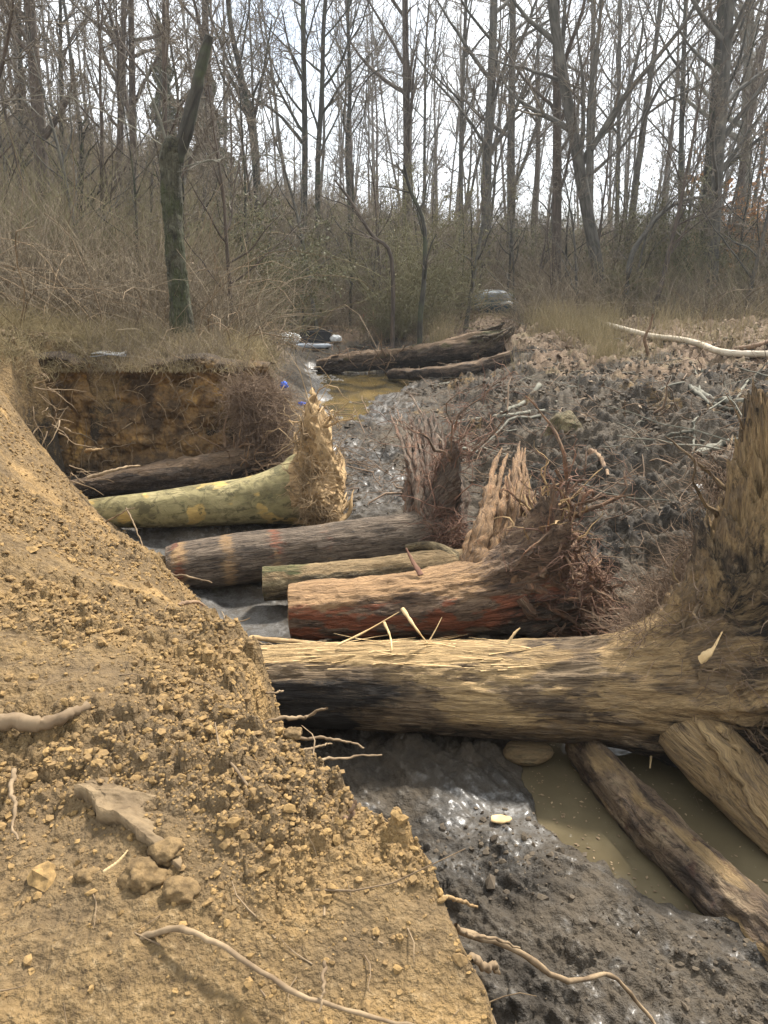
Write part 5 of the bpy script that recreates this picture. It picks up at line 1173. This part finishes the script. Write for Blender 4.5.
# grass on the left bank and the right terrace
x, y = region(6500, 10.45, 22, -34, -6, lambda x, y, z, m, s, sc: ((m < .25) | ((y > 10.4) & (y < 11) & (x > -5.1) & (x < -2.0))) & (nzf(x, y, .6, 403) > .36))
brush('dry_grass', x, y, .24+.62*nzf(x, y, .5, 404)*sstep(10.9, 13, np.hypot(x, y)), 15, .12, .0028, M['grass'], 'long dry yellow grass on top of the left bank', 'grass', -.22, 6, .1, .55)
x, y = region(4200, 16, 28, 3, 34, lambda x, y, z, m, s, sc: (z > .85) & (nzf(x, y, .5, 405) > .42) & ((np.arctan2(x, y) < R(17)) | (rng.random(len(x)) < .12) | (np.hypot(x, y) > 26.5)))
brush('dry_weeds', x, y, .35+.75*nzf(x, y, .4, 406), 10, .14, .0034, M['grass'], 'dry upright weeds on the right bank before the trees', 'grass', -.05, 5, .09, .25)
x, y = region(40, 29, 30.4, 5, 11, lambda x, y, z, m, s, sc: x > -99, False)
brush('weeds_by_heap', x, y, .35+0*x, 14, .25, .006, M['grass'], 'dry stems growing around the blue grey hulk', 'weeds', -.1)
x, y = region(500, 10.6, 15, -21, -11.5, lambda x, y, z, m, s, sc: (s < .3) & (s > -1.6))
brush('bank_edge_brush', x, y, .5+0*x, 10, .15, .003, M['brush'], 'wiry brown stems along the creek edge of the left bank', 'brush', -.1)

x, y = region(420, 12, 45, -34, 34, lambda x, y, z, m, s, sc: (((m < .4) & (x < -2.6)) | (np.hypot(x, y) > 25)) & ~((np.arctan2(x, y) > R(-11)) & (np.arctan2(x, y) < R(2)) & (np.hypot(x, y) < 30)))
brush('pale_canes', x, y, 2.2+1.2*nzf(x, y, .2, 412), 9, .5, .011, M['stick'], 'pale arching canes and vines looped over the darker brush', 'canes', -.2, 9, .2, .9)
# shrubs, each a thing
PB_ = rng.uniform(PUD.min(0), PUD.max(0), (1500, 2)); kk = (sdist(PB_[:, 0], PB_[:, 1], PUD) > 0) & (rng.random(1500) < .35+.6*(sdist(PB_[:, 0], PB_[:, 1], PUD) < .12)); PB_ = PB_[kk][:520]
leaves('puddle_debris', PB_[:, 0], PB_[:, 1], np.full(len(PB_), W1+.004), .009, M['stick'], 'tiny bits of wood and leaf floating on the muddy puddle', 'debris', .1)
def shrub(px, py, Y, rad, h, leafmt, n, name, label, lsize=.03, stems=26, cat='shrub', twigs=True, stemmt='vine'):
    c = aty(px, py, Y); zg = gz(c[0], c[1]); org = np.array([c[0], c[1], zg]); t = empty(name, org, label, cat); g = np.random.default_rng(int(px*7+py))
    d = g.normal(0, .5, (stems, 3)); d[:, 2] = 1; P = walk(org+g.normal(0, rad*.2, (stems, 3))*np.array([1, 1, 0]), d, h*g.uniform(.6, 1.15, stems), 8, .14, -.03, g)
    a = MB(); a.tubes(P, taper(g.uniform(.012, .03, stems), 8, .3), 5)
    m = stems*26; q = P[g.integers(0, stems, m), g.integers(2, 8, m)]; T = walk(q, g.normal(0, 1, (m, 3)), g.uniform(.2, .7, m)*rad, 6, .25, -.03, g); a.tubes(T, taper(np.full(m, .006), 6, .5), 3); a.build('stems', M[stemmt], t, org)
    cen = T.reshape(-1, 3)[g.integers(0, m*6, n)]+g.normal(0, .05, (n, 3))
    leaves('foliage', cen[:, 0], cen[:, 1], cen[:, 2], lsize, M[leafmt], None, None, 1.6, None, t, org, None)
shrub(252, 305, 19, 1.5, 3.0, 'leafdark', 15000, 'green_shrub', 'sloping green shrub at the foot of the hillside left of centre')
shrub(232, 320, 17, .7, 1.2, 'leafgreen', 3500, 'green_shrub', 'low green shrub just behind the snag')
shrub(405, 330, 26.5, 2.3, 5.2, 'leafgreen', 12000, 'olive_thicket', 'tall olive vine covered bush in the centre beyond the fallen trunk', .028, 60)
shrub(395, 332, 25.5, 1.1, 1.5, 'leafgreen', 3000, 'olive_bush', 'low straw coloured bush at the foot of the tall olive one', .02, 40)
shrub(432, 322, 29, 1.4, 2.6, 'leafgreen', 5000, 'olive_bush', 'olive bush left of the blue grey hulk', .028, 40)
shrub(545, 300, 36, 2.0, 4.2, 'leafdark', 8000, 'green_shrub', 'dull green shrub behind the blue grey hulk', .035)
shrub(662, 300, 29, 2.4, 5.0, 'leafdark', 16000, 'olive_thicket', 'olive thicket between the leaning tree and the pale pair', .035, 50)
shrub(625, 305, 27, 1.5, 1.5, 'leafgreen', 9000, 'low_bush', 'low bright green bush at the foot of the leaning tree', .03, 30)
shrub(752, 308, 27, 1.5, 2.4, 'leafdark', 13000, 'green_shrub', 'dark green shrub at the right edge', .035, 36)
shrub(303, 330, 28.5, 1.3, 1.1, 'leafgreen', 1800, 'low_bush', 'low weedy bush behind the creek litter', .02, 40)
shrub(752, 290, 30, 2.2, 5.6, 'leafbeech', 5200, 'beech_sapling', 'young tree holding coppery dead leaves at the right edge', .07, 14, 'tree', True, 'twig')
shrub(190, 330, 14.5, .7, 1.5, 'leaflitter', 350, 'leafy_sapling', 'small sapling with a few dead leaves right of the snag', .03, 10, 'sapling', True, 'twig')
# dark evergreen far behind the snag
def evergreen(px, py, Y, h, r, label):
    c = aty(px, py, Y); org = np.array([c[0], c[1], gz(c[0], c[1])]); t = empty('evergreen_tree', org, label, 'tree'); g = np.random.default_rng(9)
    a = MB(); a.tubes(np.array([[org, org+[0, 0, h*.5], org+[0, 0, h]]]), np.array([[.16, .1, .02]]), 8); a.build('trunk', M['tree_dark'], t, org)
    n = 16000; u = g.random(n)**.7; hz = h*(.08+.92*(1-u)); rr = r*u*np.sqrt(g.random(n))*(.7+.3*np.sin(hz*3)); th = g.random(n)*6.28
    leaves('crown', org[0]+rr*np.cos(th), org[1]+rr*np.sin(th), org[2]+hz-.25*rr, .075, M['leafdark'], None, None, 1.2, None, t, org, None)
evergreen(172, 190, 48, 9.5, 2.0, 'dark evergreen tree far behind the broken snag')
evergreen(212, 195, 50, 9.0, 2.6, 'broader dark evergreen right of the snag top')

# ------------------------------------------------------------------ camera, light, sky
cam = bpy.data.cameras.new('camera'); cam.sensor_fit = 'VERTICAL'; cam.sensor_height = 24; cam.lens = 24*F_PX/1024; cam.clip_start = .05; cam.clip_end = 2500
co = link('camera', cam); co.location = (0, 0, CAM_Z); co.rotation_euler = (R(90)-PITCH, 0, 0); scene.camera = co
SUN = Vector((.42, .62, .95)).normalized()
el = math.asin(SUN.z); azs = math.atan2(SUN.x, SUN.y)
sl = bpy.data.lights.new('sun', 'SUN'); sl.energy = 4.8; sl.angle = R(5); sl.color = (1, .95, .87)
so = link('sun', sl); so.rotation_euler = (-SUN).to_track_quat('-Z', 'Y').to_euler()
wd = bpy.data.worlds.new('World'); scene.world = wd; wd.use_nodes = True; nt = wd.node_tree; nt.nodes.clear()
out = nt.nodes.new('ShaderNodeOutputWorld'); bg = nt.nodes.new('ShaderNodeBackground'); sky = nt.nodes.new('ShaderNodeTexSky'); sky.sky_type = 'NISHITA'; sky.sun_disc = False
sky.sun_elevation = el; sky.sun_rotation = azs; sky.air_density = 1.0; sky.dust_density = 2.0
tc = nt.nodes.new('ShaderNodeTexCoord'); nz = nt.nodes.new('ShaderNodeTexNoise'); nz.inputs['Scale'].default_value = 3.2; nz.inputs['Detail'].default_value = 6; nt.links.new(tc.outputs['Generated'], nz.inputs['Vector'])
mr = nt.nodes.new('ShaderNodeMapRange'); mr.inputs[1].default_value = .27; mr.inputs[2].default_value = .5; nt.links.new(nz.outputs['Fac'], mr.inputs[0])
mx = nt.nodes.new('ShaderNodeMix'); mx.data_type = 'RGBA'; nt.links.new(mr.outputs[0], mx.inputs[0]); nt.links.new(sky.outputs[0], mx.inputs[6]); mx.inputs[7].default_value = (10.4, 10.9, 11.4, 1)
nt.links.new(mx.outputs[2], bg.inputs['Color']); bg.inputs['Strength'].default_value = .085; nt.links.new(bg.outputs[0], out.inputs['Surface'])
scene.view_settings.view_transform = 'Standard'; scene.view_settings.look = 'None'; scene.view_settings.exposure = 1.08; scene.view_settings.gamma = 1
scene.cycles.max_bounces = 5; scene.cycles.diffuse_bounces = 3; scene.cycles.glossy_bounces = 2

hz = bpy.data.materials.new('haze_air'); hz.use_nodes = True; n = hz.node_tree; n.nodes.clear(); o1 = n.nodes.new('ShaderNodeOutputMaterial'); pv = n.nodes.new('ShaderNodeVolumePrincipled')
pv.inputs['Density'].default_value = .0007; pv.inputs['Color'].default_value = (.9, .93, .97, 1); pv.inputs['Anisotropy'].default_value = .3; n.links.new(pv.outputs[0], o1.inputs['Volume'])
mb = MB(); a, b, c0, c1 = 165, 165, -5, 60
V = np.array([[x, y, z] for x in (-a, a) for y in (-a, a) for z in (c0, c1)]); mb.add(V, [(0, 1, 3, 2), (4, 6, 7, 5), (0, 4, 5, 1), (2, 3, 7, 6), (0, 2, 6, 4), (1, 5, 7, 3)])
o = mb.build('haze', hz, smooth=False); tag(o, 'thin pale haze in the air between the trees', 'haze', kind='stuff')
scene.cycles.volume_step_rate = 10; scene.cycles.volume_max_steps = 32; scene.cycles.volume_bounces = 0
